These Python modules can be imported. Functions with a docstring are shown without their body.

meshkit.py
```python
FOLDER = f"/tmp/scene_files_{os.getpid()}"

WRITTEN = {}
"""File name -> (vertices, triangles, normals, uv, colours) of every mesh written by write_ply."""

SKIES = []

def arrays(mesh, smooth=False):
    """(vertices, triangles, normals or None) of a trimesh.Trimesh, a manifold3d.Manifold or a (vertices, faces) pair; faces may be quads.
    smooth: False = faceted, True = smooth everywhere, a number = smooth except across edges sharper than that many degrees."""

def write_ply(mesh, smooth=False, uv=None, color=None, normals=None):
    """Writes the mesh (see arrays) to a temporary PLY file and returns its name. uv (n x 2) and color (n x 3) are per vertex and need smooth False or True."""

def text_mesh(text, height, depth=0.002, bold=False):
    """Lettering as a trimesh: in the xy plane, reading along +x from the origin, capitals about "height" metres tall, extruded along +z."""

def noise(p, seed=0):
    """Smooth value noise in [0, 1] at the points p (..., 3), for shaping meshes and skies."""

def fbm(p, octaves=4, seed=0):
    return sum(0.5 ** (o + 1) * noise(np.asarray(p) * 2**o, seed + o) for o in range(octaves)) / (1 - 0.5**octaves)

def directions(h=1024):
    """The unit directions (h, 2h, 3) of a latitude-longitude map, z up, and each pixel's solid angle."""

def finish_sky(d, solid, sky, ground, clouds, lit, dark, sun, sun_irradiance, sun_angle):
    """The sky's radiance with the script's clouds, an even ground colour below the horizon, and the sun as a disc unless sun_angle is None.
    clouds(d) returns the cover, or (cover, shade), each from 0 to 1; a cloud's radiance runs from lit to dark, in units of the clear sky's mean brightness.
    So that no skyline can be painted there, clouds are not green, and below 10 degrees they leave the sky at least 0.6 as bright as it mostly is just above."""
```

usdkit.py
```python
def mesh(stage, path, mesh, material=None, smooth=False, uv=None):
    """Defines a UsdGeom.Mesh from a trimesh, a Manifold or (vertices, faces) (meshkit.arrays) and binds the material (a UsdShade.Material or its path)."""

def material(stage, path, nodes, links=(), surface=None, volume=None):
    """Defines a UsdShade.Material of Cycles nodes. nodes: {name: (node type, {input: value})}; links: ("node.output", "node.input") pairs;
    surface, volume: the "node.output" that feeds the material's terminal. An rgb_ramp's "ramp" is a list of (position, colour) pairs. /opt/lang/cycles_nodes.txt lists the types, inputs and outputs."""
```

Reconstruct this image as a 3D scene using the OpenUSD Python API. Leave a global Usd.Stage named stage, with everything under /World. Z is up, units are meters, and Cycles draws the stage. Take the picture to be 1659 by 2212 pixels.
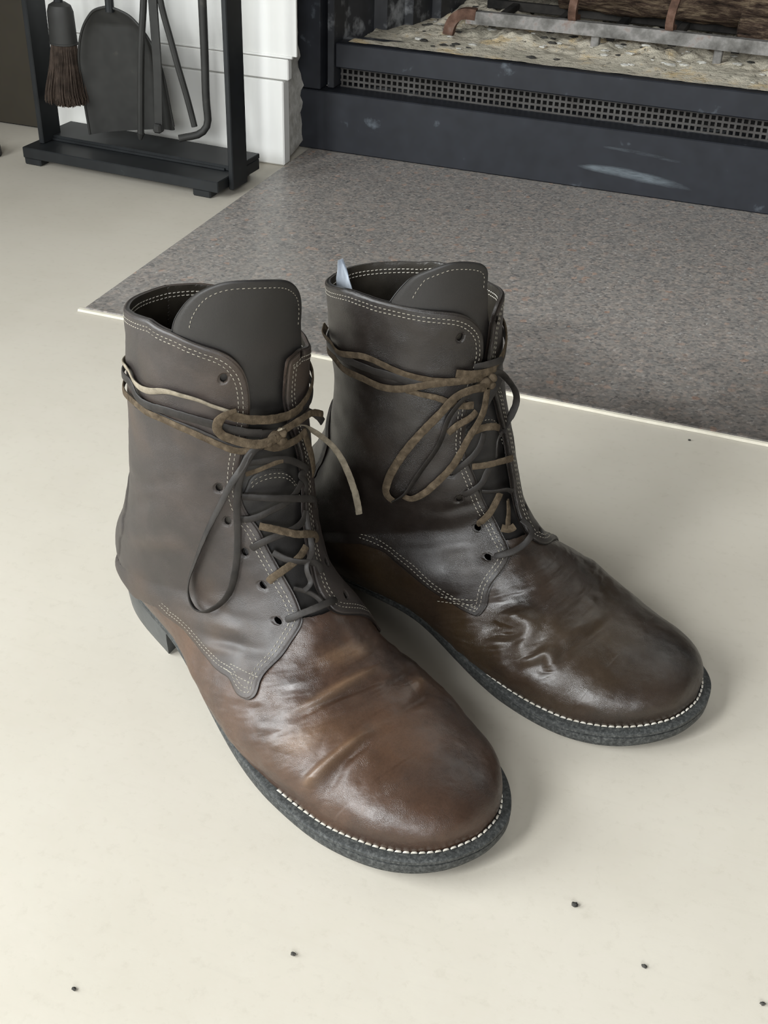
import math, random
import numpy as np, trimesh, shapely, usdkit, meshkit
from shapely.geometry import Polygon, LineString
from scipy.spatial import Delaunay
from scipy.interpolate import CubicSpline, PchipInterpolator, RectBivariateSpline
from pxr import Usd, UsdGeom, UsdLux, UsdShade, Gf, Sdf, Vt
rng = np.random.default_rng(7)
stage = Usd.Stage.CreateInMemory()
UsdGeom.SetStageUpAxis(stage, UsdGeom.Tokens.z); UsdGeom.SetStageMetersPerUnit(stage, 1.0)
UsdGeom.Xform.Define(stage, '/World'); UsdGeom.Scope.Define(stage, '/World/Looks')

# ---------------------------------------------------------------- camera, light, exposure
PITCH, YAW, ROLL, CAM_H, FOC = 0.5925, -0.335, 0.0343, 0.49, 2620.0
def cam_axes():
    f = np.array([math.sin(YAW)*math.cos(PITCH), math.cos(YAW)*math.cos(PITCH), -math.sin(PITCH)])
    r = np.array([math.cos(YAW), -math.sin(YAW), 0.0]); u = np.cross(r, f); c, s = math.cos(ROLL), math.sin(ROLL)
    return c*r + s*u, -s*r + c*u, f
cr, cu, cf = cam_axes()
cam = UsdGeom.Camera.Define(stage, '/World/camera')
cam.AddTransformOp().Set(Gf.Matrix4d(*[float(v) for v in (*cr, 0, *cu, 0, *(-cf), 0, 0, 0, CAM_H, 1)]))
cam.CreateHorizontalApertureAttr(36.0); cam.CreateVerticalApertureAttr(48.0)
cam.CreateFocalLengthAttr(36.0*FOC/1659.0); cam.CreateClippingRangeAttr(Gf.Vec2f(0.01, 100))
cam.CreateExposureAttr(EXPOSURE := 0.0)

def rect_light(name, pos, target, w, h, power, color=(1, 1, 1)):
    L = UsdLux.RectLight.Define(stage, '/World/' + name)
    z = np.array(pos, float) - np.array(target, float); z /= np.linalg.norm(z)
    x = np.cross([0, 0, 1.0], z); x /= np.linalg.norm(x); y = np.cross(z, x)
    L.AddTransformOp().Set(Gf.Matrix4d(*[float(v) for v in (*x, 0, *y, 0, *z, 0, *pos, 1)]))
    L.CreateWidthAttr(w); L.CreateHeightAttr(h); L.CreateIntensityAttr(power); L.CreateColorAttr(Gf.Vec3f(*color))
    return L
# daylight through the tall windows on the camera's left, and the room's bounced light
rect_light('window_light', (-1.30, -0.05, 0.65), (0.0, -0.05, 0.64), 0.9, 0.9, 10.5, (0.94, 0.985, 1.0))
rect_light('window_light_001', (-1.30, -1.65, 1.60), (0.0, -1.65, 1.59), 1.5, 1.4, 24.5, (0.96, 0.99, 1.0))
rect_light('window_light_002', (1.00, -3.00, 1.60), (1.001, 0.0, 1.59), 1.4, 1.2, 18.5, (0.96, 0.985, 1.0))
dome = UsdLux.DomeLight.Define(stage, '/World/room_light'); dome.CreateIntensityAttr(0.05); dome.CreateColorAttr(Gf.Vec3f(1.0, 0.965, 0.91))

# ---------------------------------------------------------------- helpers
USED = {}
def numbered(parent, name):
    k = (parent, name); n = USED.get(k, 0); USED[k] = n + 1
    return name if n == 0 else f'{name}_{n:03d}'
def path_of(p): return '/World' if p is None else str(p.GetPath()) if not hasattr(p, 'GetPrim') else str(p.GetPrim().GetPath())
def tag(o, label=None, cat=None, group=None, kind=None):
    p = o.GetPrim() if hasattr(o, 'GetPrim') else o
    for k, v in (('label', label), ('category', cat), ('group', group), ('kind', kind)):
        if v: p.SetCustomDataByKey(k, v)
    return p
def obj(name, mesh, m, parent=None, smooth=30, label=None, cat=None, group=None, kind=None, attr=None):
    pp = path_of(parent); n = numbered(pp, name)
    if attr is not None: smooth = True
    g = usdkit.mesh(stage, f'{pp}/{n}', mesh, m, smooth=smooth)
    for k, v in (attr or {}).items():
        UsdGeom.PrimvarsAPI(g).CreatePrimvar(k, Sdf.ValueTypeNames.FloatArray, 'vertex').Set(Vt.FloatArray.FromNumpy(np.asarray(v, np.float32)))
    return tag(g, label, cat, group, kind)
def thing(name, label, cat, loc=(0, 0, 0), rotz=0.0, group=None, kind=None):
    n = numbered('/World', name); x = UsdGeom.Xform.Define(stage, '/World/' + n)
    x.AddTranslateOp().Set(Gf.Vec3d(*map(float, loc))); x.AddRotateZOp().Set(float(rotz))
    return tag(x, label, cat, group, kind)
def box(x0, x1, y0, y1, z0, z1, bev=0.0):
    if bev <= 0:
        b = trimesh.creation.box((x1-x0, y1-y0, z1-z0)); b.apply_translation(((x0+x1)/2, (y0+y1)/2, (z0+z1)/2)); return b
    pts = [(x, y, z) for x in (x0, x1) for y in (y0, y1) for z in (z0, z1)]; c = np.array([(x0+x1)/2, (y0+y1)/2, (z0+z1)/2]); P = []
    for p in pts:
        s = np.sign(c-np.array(p))
        for k in range(3):
            q = np.array(p, float) + s*bev; q[k] = p[k]; P.append(q)
    return trimesh.convex.convex_hull(np.array(P))
def cat_mesh(ms): return trimesh.util.concatenate([m for m in ms])
def grid_mesh(P, flip=False):
    """open sheet from a grid of points (n, m, 3)"""
    n, m = P.shape[:2]; idx = np.arange(n*m).reshape(n, m)
    q = np.stack([idx[:-1, :-1], idx[1:, :-1], idx[1:, 1:], idx[:-1, 1:]], -1).reshape(-1, 4)
    if flip: q = q[:, ::-1]
    return P.reshape(-1, 3), np.r_[q[:, [0, 1, 2]], q[:, [0, 2, 3]]]
def spline(pts, n, closed=False):
    p = np.asarray(pts, float)
    if closed: p = np.vstack([p, p[:1]])
    d = np.concatenate([[0], np.cumsum(np.linalg.norm(np.diff(p, axis=0), axis=1) + 1e-9)])
    c = CubicSpline(d, p, bc_type='periodic' if closed else 'natural') if len(p) > 2 else (lambda t: p[0] + (p[-1]-p[0])*(np.asarray(t)/d[-1])[:, None])
    return c(np.linspace(0, d[-1], n, endpoint=not closed))
def sweep(path, prof, up, closed_ends=True):
    """sweeps profile points prof (k,2) in (side, up) along path; up: (n,3) or (3,)"""
    path = np.asarray(path, float); t = np.gradient(path, axis=0); t /= np.linalg.norm(t, axis=1)[:, None] + 1e-12
    up = np.broadcast_to(np.asarray(up, float), path.shape); s = np.cross(t, up); s /= np.linalg.norm(s, axis=1)[:, None] + 1e-12
    u = np.cross(s, t); prof = np.asarray(prof, float)
    if prof.ndim == 2: prof = np.broadcast_to(prof, (len(path),) + prof.shape)
    P = path[:, None] + s[:, None]*prof[..., :1] + u[:, None]*prof[..., 1:]
    n, k = P.shape[:2]; idx = np.arange(n*k).reshape(n, k); r = np.roll(idx, -1, 1)
    q = np.stack([idx[:-1], r[:-1], r[1:], idx[1:]], -1).reshape(-1, 4)
    f = [np.r_[q[:, [0, 1, 2]], q[:, [0, 2, 3]]]]
    if closed_ends:
        f += [np.array([[idx[0, 0], idx[0, j+1], idx[0, j]] for j in range(1, k-1)]), np.array([[idx[-1, 0], idx[-1, j], idx[-1, j+1]] for j in range(1, k-1)])]
    return trimesh.Trimesh(P.reshape(-1, 3), np.vstack(f), process=False)
def rod(path, r, n=10, seg=None):
    path = spline(path, seg or max(12, 6*len(path)))
    t = path[-1]-path[0]; up = np.array([0, 1.0, 0]) if abs(t[1]) < .8*np.linalg.norm(t) else np.array([1.0, 0, 0])
    a = np.linspace(0, 2*np.pi, n, endpoint=False); r = np.broadcast_to(r, len(path))
    return sweep(path, np.stack([np.cos(a), np.sin(a)], 1)[None]*r[:, None, None], up)
def mat(name, nodes, links, surface='p.BSDF'):
    return usdkit.material(stage, '/World/Looks/' + name, nodes, links, surface=surface)
def ramp_mat(name, ramp, scale, rough=.5, spec=.5, detail=6, bump=0., bscale=200, rough2=None, metal=0., dist=.6, extra=None):
    n = {'tc': ('texture_coordinate', {}), 'n': ('noise_texture', {'scale': scale, 'detail': detail, 'roughness': dist}), 'r': ('rgb_ramp', {'ramp': ramp}),
         'p': ('principled_bsdf', {'roughness': rough, 'specular_ior_level': spec, 'metallic': metal})}
    l = [('tc.object', 'n.vector'), ('n.fac', 'r.fac'), ('r.color', 'p.base_color')]
    if bump:
        n['bn'] = ('noise_texture', {'scale': bscale, 'detail': 4}); n['b'] = ('bump', {'strength': bump, 'distance': .001})
        l += [('tc.object', 'bn.vector'), ('bn.fac', 'b.height'), ('b.normal', 'p.normal')]
    if rough2 is not None:
        n['rr'] = ('map_range', {'from_min': .35, 'from_max': .65, 'to_min': rough, 'to_max': rough2}); n['n2'] = ('noise_texture', {'scale': scale*2.3, 'detail': 5})
        l += [('tc.object', 'n2.vector'), ('n2.fac', 'rr.value'), ('rr.result', 'p.roughness')]
    return mat(name, n, l)

# ---------------------------------------------------------------- materials
M = {}
M['floor'] = mat('floor', {'tc': ('texture_coordinate', {}), 'a': ('noise_texture', {'scale': 5, 'detail': 7, 'roughness': .62}), 'b': ('noise_texture', {'scale': 140, 'detail': 5, 'roughness': .7}),
    'mp': ('mapping', {'mapping_type': 'point', 'scale': (26, 210, 26), 'rotation': (0, 0, -.25)}), 'st': ('noise_texture', {'scale': 1, 'detail': 3}),
    'r': ('rgb_ramp', {'ramp': [(.3, (.572, .530, .447)), (.5, (.610, .568, .486)), (.72, (.634, .593, .512))]}),
    'r2': ('rgb_ramp', {'ramp': [(.25, (.86, .85, .83)), (.45, (1, 1, 1))]}), 'r3': ('rgb_ramp', {'ramp': [(.28, (.90, .895, .88)), (.42, (1, 1, 1))]}),
    'm': ('mix', {'mix_type': 'multiply', 'fac': .55}), 'm2': ('mix', {'mix_type': 'multiply', 'fac': .18}),
    'bp': ('bump', {'strength': .12, 'distance': .0006}), 'p': ('principled_bsdf', {'roughness': .52, 'specular_ior_level': .35})},
    [('tc.object', 'a.vector'), ('tc.object', 'b.vector'), ('tc.object', 'mp.vector'), ('mp.vector', 'st.vector'), ('a.fac', 'r.fac'), ('b.fac', 'r2.fac'), ('st.fac', 'r3.fac'),
     ('r.color', 'm.color1'), ('r2.color', 'm.color2'), ('m.color', 'm2.color1'), ('r3.color', 'm2.color2'), ('m2.color', 'p.base_color'), ('b.fac', 'bp.height'), ('bp.normal', 'p.normal')])
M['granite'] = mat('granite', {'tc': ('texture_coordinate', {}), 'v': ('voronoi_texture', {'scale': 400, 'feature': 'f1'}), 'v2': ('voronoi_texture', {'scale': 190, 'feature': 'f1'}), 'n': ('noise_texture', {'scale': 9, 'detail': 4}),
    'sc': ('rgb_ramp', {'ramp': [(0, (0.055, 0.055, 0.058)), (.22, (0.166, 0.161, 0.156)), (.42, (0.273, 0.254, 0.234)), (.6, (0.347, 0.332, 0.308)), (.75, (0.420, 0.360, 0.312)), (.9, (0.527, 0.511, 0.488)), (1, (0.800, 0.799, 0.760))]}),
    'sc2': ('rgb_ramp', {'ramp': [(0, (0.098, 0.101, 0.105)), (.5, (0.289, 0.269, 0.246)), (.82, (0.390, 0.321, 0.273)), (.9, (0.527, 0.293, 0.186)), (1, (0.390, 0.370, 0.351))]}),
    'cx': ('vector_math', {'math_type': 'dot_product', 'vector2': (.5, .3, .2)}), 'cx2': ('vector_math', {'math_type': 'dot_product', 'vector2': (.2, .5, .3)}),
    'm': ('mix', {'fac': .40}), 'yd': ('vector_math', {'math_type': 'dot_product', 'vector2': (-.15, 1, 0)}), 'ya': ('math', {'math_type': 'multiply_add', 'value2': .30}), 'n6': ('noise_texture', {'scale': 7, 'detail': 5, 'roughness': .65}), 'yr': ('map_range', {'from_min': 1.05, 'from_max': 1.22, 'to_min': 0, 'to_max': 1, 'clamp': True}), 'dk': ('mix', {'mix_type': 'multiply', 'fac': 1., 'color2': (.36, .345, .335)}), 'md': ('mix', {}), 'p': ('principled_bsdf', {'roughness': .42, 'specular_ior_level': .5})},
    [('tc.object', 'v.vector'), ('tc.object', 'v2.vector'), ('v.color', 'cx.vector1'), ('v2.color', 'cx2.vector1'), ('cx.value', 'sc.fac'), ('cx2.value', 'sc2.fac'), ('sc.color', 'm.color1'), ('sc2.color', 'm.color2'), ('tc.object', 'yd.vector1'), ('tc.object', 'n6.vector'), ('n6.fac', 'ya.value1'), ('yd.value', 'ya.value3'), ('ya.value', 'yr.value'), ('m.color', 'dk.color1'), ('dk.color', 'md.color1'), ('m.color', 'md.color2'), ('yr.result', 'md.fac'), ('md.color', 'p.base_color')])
M['sealant'] = ramp_mat('sealant', [(.3, (.60, .56, .46)), (.7, (.72, .68, .57))], 60, .6, .3)
M['white_paint'] = mat('white_paint', {'tc': ('texture_coordinate', {}), 'mp': ('mapping', {'mapping_type': 'point', 'scale': (30, 30, 1.2)}), 'n': ('noise_texture', {'scale': 1, 'detail': 3}),
    'r': ('rgb_ramp', {'ramp': [(.3, (.80, .80, .76)), (.6, (.91, .91, .88))]}), 'p': ('principled_bsdf', {'roughness': .45})}, [('tc.object', 'mp.vector'), ('mp.vector', 'n.vector'), ('n.fac', 'r.fac'), ('r.color', 'p.base_color')])
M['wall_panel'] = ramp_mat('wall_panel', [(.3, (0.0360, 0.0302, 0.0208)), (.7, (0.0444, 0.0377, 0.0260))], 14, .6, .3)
M['plaster'] = ramp_mat('plaster', [(.3, (.45, .44, .40)), (.7, (.75, .74, .70))], 90, .8, .2, bump=.6, bscale=150)
M['gap'] = mat('dark_gap', {'p': ('principled_bsdf', {'base_color': (.012, .011, .010), 'roughness': .9})}, [])
def painted_steel(name, c, dust, cov, rough=.5):
    return mat(name, {'tc': ('texture_coordinate', {}), 'n': ('noise_texture', {'scale': 16, 'detail': 9, 'roughness': .7}), 'n2': ('noise_texture', {'scale': 55, 'detail': 4}), 'ml': ('math', {'math_type': 'multiply'}),
        'r': ('rgb_ramp', {'ramp': [(cov, (0, 0, 0)), (cov+.14, (1, 1, 1))]}), 'b': ('rgb_ramp', {'ramp': [(.3, tuple(.8*x for x in c)), (.7, tuple(1.2*x for x in c))]}), 'm': ('mix', {'color2': dust}),
        'p': ('principled_bsdf', {'roughness': rough, 'specular_ior_level': .4})}, [('tc.object', 'n.vector'), ('tc.object', 'n2.vector'), ('n.fac', 'ml.value1'), ('n2.fac', 'ml.value2'), ('ml.value', 'r.fac'), ('n2.fac', 'b.fac'), ('b.color', 'm.color1'), ('r.color', 'm.fac'), ('m.color', 'p.base_color')])
M['fire_steel'] = painted_steel('fire_steel', (.0155, .0175, .023), (.12, .14, .16), .36)
M['fire_steel_dusty'] = painted_steel('fire_steel_dusty', (.030, .032, .037), (.26, .27, .28), .27)
M['stand_steel'] = painted_steel('stand_steel', (.014, .016, .0175), (.10, .11, .11), .40, .45)
M['tool_steel'] = painted_steel('tool_steel', (.028, .028, .026), (.07, .065, .055), .37, .6)
M['soot'] = ramp_mat('soot', [(.35, (.010, .010, .010)), (.7, (.05, .046, .042))], 18, .9, .2)
M['mesh_wire'] = ramp_mat('mesh_wire', [(.3, (.035, .030, .027)), (.7, (.11, .106, .10))], 22, .6, .3)
M['ash'] = mat('ash', {'tc': ('texture_coordinate', {}), 'n': ('noise_texture', {'scale': 20, 'detail': 8, 'roughness': .7}), 'v': ('noise_texture', {'scale': 110, 'detail': 5, 'roughness': .75}),
    'r': ('rgb_ramp', {'ramp': [(.28, (.34, .31, .25)), (.42, (.56, .52, .42)), (.55, (.70, .64, .52)), (.66, (.74, .58, .34)), (.78, (.72, .68, .60))]}), 'r2': ('rgb_ramp', {'ramp': [(.34, (.10, .10, .095)), (.44, (1, 1, 1))]}), 'm': ('mix', {'mix_type': 'multiply', 'fac': .85}),
    'bp': ('bump', {'strength': .8, 'distance': .004}), 'p': ('principled_bsdf', {'roughness': .95, 'specular_ior_level': .1})},
    [('tc.object', 'n.vector'), ('tc.object', 'v.vector'), ('n.fac', 'r.fac'), ('v.fac', 'r2.fac'), ('r.color', 'm.color1'), ('r2.color', 'm.color2'), ('m.color', 'p.base_color'), ('v.fac', 'bp.height'), ('bp.normal', 'p.normal')])
M['ash_flake'] = ramp_mat('ash_flake', [(.3, (.40, .39, .35)), (.7, (.72, .71, .66))], 40, .9, .1)
M['char'] = ramp_mat('char', [(.3, (.02, .02, .019)), (.7, (.10, .095, .085))], 60, .9, .2, bump=.6)
M['rust'] = ramp_mat('rust', [(.3, (.045, .026, .019)), (.5, (.11, .062, .044)), (.62, (.16, .095, .070)), (.75, (.20, .16, .135))], 60, .8, .2, bump=.5)
M['grate_grey'] = ramp_mat('grate_grey', [(.3, (.07, .066, .060)), (.48, (.17, .165, .155)), (.58, (.26, .25, .24)), (.72, (.20, .12, .09))], 42, .7, .3, bump=.4)
M['bark'] = mat('bark', {'tc': ('texture_coordinate', {}), 'mp': ('mapping', {'mapping_type': 'point', 'scale': (30, 170, 170)}), 'n': ('noise_texture', {'scale': 1, 'detail': 6, 'roughness': .75, 'distortion': .35}),
    'r': ('rgb_ramp', {'ramp': [(.32, (.012, .009, .008)), (.48, (.075, .050, .037)), (.62, (.24, .18, .12)), (.72, (.34, .28, .19))]}), 'bp': ('bump', {'strength': 1., 'distance': .006}), 'p': ('principled_bsdf', {'roughness': .95, 'specular_ior_level': .1})},
    [('tc.object', 'mp.vector'), ('mp.vector', 'n.vector'), ('n.fac', 'r.fac'), ('r.color', 'p.base_color'), ('n.fac', 'bp.height'), ('bp.normal', 'p.normal')])
M['bristle'] = ramp_mat('bristle', [(.3, (.030, .022, .017)), (.7, (.085, .062, .048))], 80, .8, .2)
M['black_wood'] = ramp_mat('black_wood', [(.3, (.008, .008, .008)), (.7, (.02, .018, .016))], 20, .5)
def leather(name, lo, mid, hi, patch, tan, rough=(.24, .40), grain=.7, patch_cov=.52):
    """worn calf: three browns, a patch colour, tan wear where the mesh says so, fine grain and crackle"""
    return mat(name, {'tc': ('texture_coordinate', {}), 'n': ('noise_texture', {'scale': 26, 'detail': 8, 'roughness': .62, 'distortion': .4}), 'n2': ('noise_texture', {'scale': 13, 'detail': 3, 'roughness': .5, 'distortion': .5}),
        'g': ('noise_texture', {'scale': 900, 'detail': 5, 'roughness': .7}), 'v': ('voronoi_texture', {'scale': 1350, 'feature': 'distance_to_edge'}), 'n3': ('noise_texture', {'scale': 60, 'detail': 3}), 'vm': ('map_range', {'from_min': .38, 'from_max': .62, 'to_min': .05, 'to_max': .55, 'clamp': True}), 'w': ('attribute', {'attribute': 'wear'}),
        'vr': ('map_range', {'from_min': 0, 'from_max': .16, 'to_min': 0, 'to_max': 1, 'clamp': True}), 'hs': ('math', {'math_type': 'multiply_add'}),
        'r': ('rgb_ramp', {'ramp': [(.28, lo), (.48, mid), (.70, hi)]}), 'pr': ('rgb_ramp', {'ramp': [(patch_cov, (0, 0, 0)), (patch_cov+.22, (1, 1, 1))]}), 'm': ('mix', {'color2': patch}), 'm2': ('mix', {'color2': tan}),
        'gr': ('rgb_ramp', {'ramp': [(.30, (.72, .72, .72)), (.55, (1.08, 1.08, 1.08))]}), 'm3': ('mix', {'mix_type': 'multiply', 'fac': .8}),
        'wm': ('math', {'math_type': 'multiply'}), 'rr': ('map_range', {'from_min': .3, 'from_max': .7, 'to_min': rough[0], 'to_max': rough[1], 'clamp': True}),
        'bp': ('bump', {'strength': grain, 'distance': .00014}), 'p': ('principled_bsdf', {'specular_ior_level': .7})},
        [('tc.object', 'n.vector'), ('tc.object', 'n2.vector'), ('tc.object', 'g.vector'), ('tc.object', 'v.vector'), ('n.fac', 'r.fac'), ('n2.fac', 'pr.fac'), ('r.color', 'm.color1'), ('pr.color', 'm.fac'),
         ('m.color', 'm2.color1'), ('w.fac', 'wm.value1'), ('n.fac', 'wm.value2'), ('wm.value', 'm2.fac'), ('g.fac', 'gr.fac'), ('m2.color', 'm3.color1'), ('gr.color', 'm3.color2'), ('m3.color', 'p.base_color'),
         ('n.fac', 'rr.value'), ('rr.result', 'p.roughness'), ('v.distance', 'vr.value'), ('vr.result', 'hs.value1'), ('tc.object', 'n3.vector'), ('n3.fac', 'vm.value'), ('vm.result', 'hs.value2'), ('g.fac', 'hs.value3'), ('hs.value', 'bp.height'), ('bp.normal', 'p.normal')])
M['vamp_r'] = leather('leather_vamp_right', (0.0248, 0.0142, 0.0100), (0.0448, 0.0236, 0.0145), (0.0732, 0.0368, 0.0210), (0.0800, 0.0410, 0.0225), (0.185, 0.112, 0.064))
M['vamp_l'] = leather('leather_vamp_left', (0.0119, 0.0085, 0.0063), (0.0230, 0.0140, 0.0087), (0.0349, 0.0213, 0.0129), (0.0364, 0.0227, 0.0112), (0.0432, 0.0302, 0.0196))
M['quarter_r'] = leather('leather_quarter_right', (0.0115, 0.0086, 0.0076), (0.0240, 0.0178, 0.0156), (0.0400, 0.0290, 0.0240), (0.054, 0.034, 0.0215), (0.0960, 0.0632, 0.0429), (.38, .54), .7, .52)
M['quarter_l'] = leather('leather_quarter_left', (0.0084, 0.0063, 0.0052), (0.0127, 0.0093, 0.0075), (0.0180, 0.0132, 0.0104), (0.0211, 0.0132, 0.0087), (0.0372, 0.0270, 0.0203), (.30, .46), .9, .58)
M['tongue'] = leather('leather_tongue', (0.0094, 0.0084, 0.0079), (0.0135, 0.0120, 0.0112), (0.0188, 0.0161, 0.0144), (0.0210, 0.0139, 0.0108), (0.0750, 0.0584, 0.0432), (.45, .62), .35, .60)
M['lining'] = leather('leather_lining', (.012, .010, .007), (.020, .016, .011), (.032, .026, .017), (.03, .024, .016), (.1, .08, .06), (.35, .55), .7, .6)
M['sole_edge'] = mat('sole_edge', {'tc': ('texture_coordinate', {}), 'n': ('noise_texture', {'scale': 520, 'detail': 7, 'roughness': .75}), 'n2': ('noise_texture', {'scale': 30, 'detail': 4}),
    'r': ('rgb_ramp', {'ramp': [(.32, (.012, .013, .013)), (.50, (.043, .046, .045)), (.68, (.115, .118, .112))]}), 'bp': ('bump', {'strength': .5, 'distance': .0003}), 'p': ('principled_bsdf', {'roughness': .6, 'specular_ior_level': .4})},
    [('tc.object', 'n.vector'), ('n.fac', 'r.fac'), ('r.color', 'p.base_color'), ('n.fac', 'bp.height'), ('bp.normal', 'p.normal')])
M['heel_edge'] = ramp_mat('heel_edge', [(.3, (.034, .037, .037)), (.7, (.070, .074, .073))], 40, .42, .5, bump=.15)
M['thread_white'] = ramp_mat('thread_white', [(.3, (.48, .44, .36)), (.7, (.80, .77, .70))], 300, .7, .2)
M['thread_grey'] = ramp_mat('thread_grey', [(.3, (.17, .155, .125)), (.7, (.40, .375, .31))], 220, .75, .2)
M['thread_tan'] = ramp_mat('thread_tan', [(.3, (.16, .11, .07)), (.7, (.34, .25, .16))], 220, .75, .2)
M['lace_tan'] = ramp_mat('lace_tan', [(.3, (.044, .033, .022)), (.55, (.088, .067, .045)), (.75, (.145, .112, .076))], 260, .9, .1, bump=.3, bscale=1600)
M['lace_pale'] = ramp_mat('lace_pale', [(.3, (.15, .130, .098)), (.7, (.31, .27, .205))], 200, .85, .15, bump=.25, bscale=1500)
M['lace_dark'] = ramp_mat('lace_dark', [(.3, (.013, .0115, .0105)), (.7, (.030, .026, .023))], 120, .55, .3, bump=.12, bscale=900)
M['plastic'] = mat('plastic_film', {'p': ('principled_bsdf', {'base_color': (.60, .64, .69), 'roughness': .22, 'specular_ior_level': .6}), 't': ('transparent_bsdf', {'color': (.85, .9, 1)}), 'tl': ('translucent_bsdf', {'color': (.6, .66, .73)}), 'm0': ('mix_closure', {'fac': .3}), 'm': ('mix_closure', {'fac': .22})},
    [('p.BSDF', 'm0.closure1'), ('tl.BSDF', 'm0.closure2'), ('m0.closure', 'm.closure1'), ('t.BSDF', 'm.closure2')], surface='m.closure')

# ---------------------------------------------------------------- the room: floor, hearth, walls
def struct(name, mesh, m, parent=None, smooth=30, label=None, cat=None): return obj(name, mesh, m, parent, smooth, label, cat, kind='structure' if parent is None else None)
struct('floor', box(-4, 3, -4, 1.50, -.05, 0), M['floor'], label='cream polished floor under the boots and around the granite hearth', cat='floor')
h = thing('hearth', 'grey brown speckled granite hearth slab in front of the fireplace', 'hearth')
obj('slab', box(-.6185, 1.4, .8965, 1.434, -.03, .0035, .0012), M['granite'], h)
fr = np.linspace(0, 1, 60); yy = .8935 + .0009*(meshkit.noise(np.c_[fr*90, fr*0, fr*0])-.5)
v, f = grid_mesh(np.stack([np.c_[-.6235+fr*2.02, yy, 0*fr+.0002], np.c_[-.6235+fr*2.02, yy+.001, 0*fr+.0022], np.c_[-.6235+fr*2.02, 0*fr+.8972, 0*fr+.0026]], 1), True)
obj('sealant_bead', (v, f), M['sealant'], h, label='pale sealant bead along the front edge')
YW = 1.361
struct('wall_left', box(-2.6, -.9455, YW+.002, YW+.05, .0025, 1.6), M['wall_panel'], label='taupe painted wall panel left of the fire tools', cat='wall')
struct('trim_1', box(-2.6, -.9455, YW+.006, YW+.04, 0, .0026), M['gap'], label='dark gap under the taupe wall panel', cat='trim')
w = thing('wall_back', 'white painted wall board behind the fire tool stand', 'wall', kind='structure')
obj('board', box(-.9455, -.6025, YW+.0005, YW+.004, .1325, 1.6, .0006), M['white_paint'], w)
b = thing('baseboard_back', 'white painted baseboard with beaded cap behind the fire tools', 'baseboard', kind='structure')
obj('lower_board', box(-.9455, -.6205, YW, YW+.018, .0008, .1025, .0015), M['white_paint'], b)
obj('upper_board', box(-.9455, -.6135, YW+.0005, YW+.011, .1042, .1285, .0012), M['white_paint'], b)
P = spline([(-.9455, YW+.001, .1312), (-.608, YW+.001, .1312)], 4)
a = np.linspace(0, 2*np.pi, 12, endpoint=False)
obj('cap_bead', sweep(P, np.c_[.0022*np.cos(a), .0018*np.sin(a)], (0, 0, 1)), M['white_paint'], b)
# ragged plaster strip between the baseboard and the steel
n = 90; zz = np.linspace(.006, .62, n); e = (meshkit.fbm(np.c_[zz*160, zz*0, zz*0+3], 4)-.5)
up = np.clip((zz-.125)/.02, 0, 1)*.006
rag = np.stack([np.c_[0*zz-.6225-up, 0*zz+1.3795, zz], np.c_[-.6240+.002*e-up, 0*zz+1.395, zz], np.c_[-.6262+.004*e-up, 0*zz+1.413, zz], np.c_[-.6280+.011*e-up, 0*zz+1.4318, zz]], 1)
struct('trim_2', grid_mesh(rag, True), M['plaster'], label='ragged white plaster edge between baseboard and black fireplace steel', cat='trim')
struct('wall_fireplace', cat_mesh([box(-.66, -.640, 1.400, 1.46, 0, 1.6), box(-.634, 1.5, 1.432, 1.5, .75, 1.6)]), M['white_paint'], label='white wall around the black fireplace surround', cat='wall')

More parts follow.
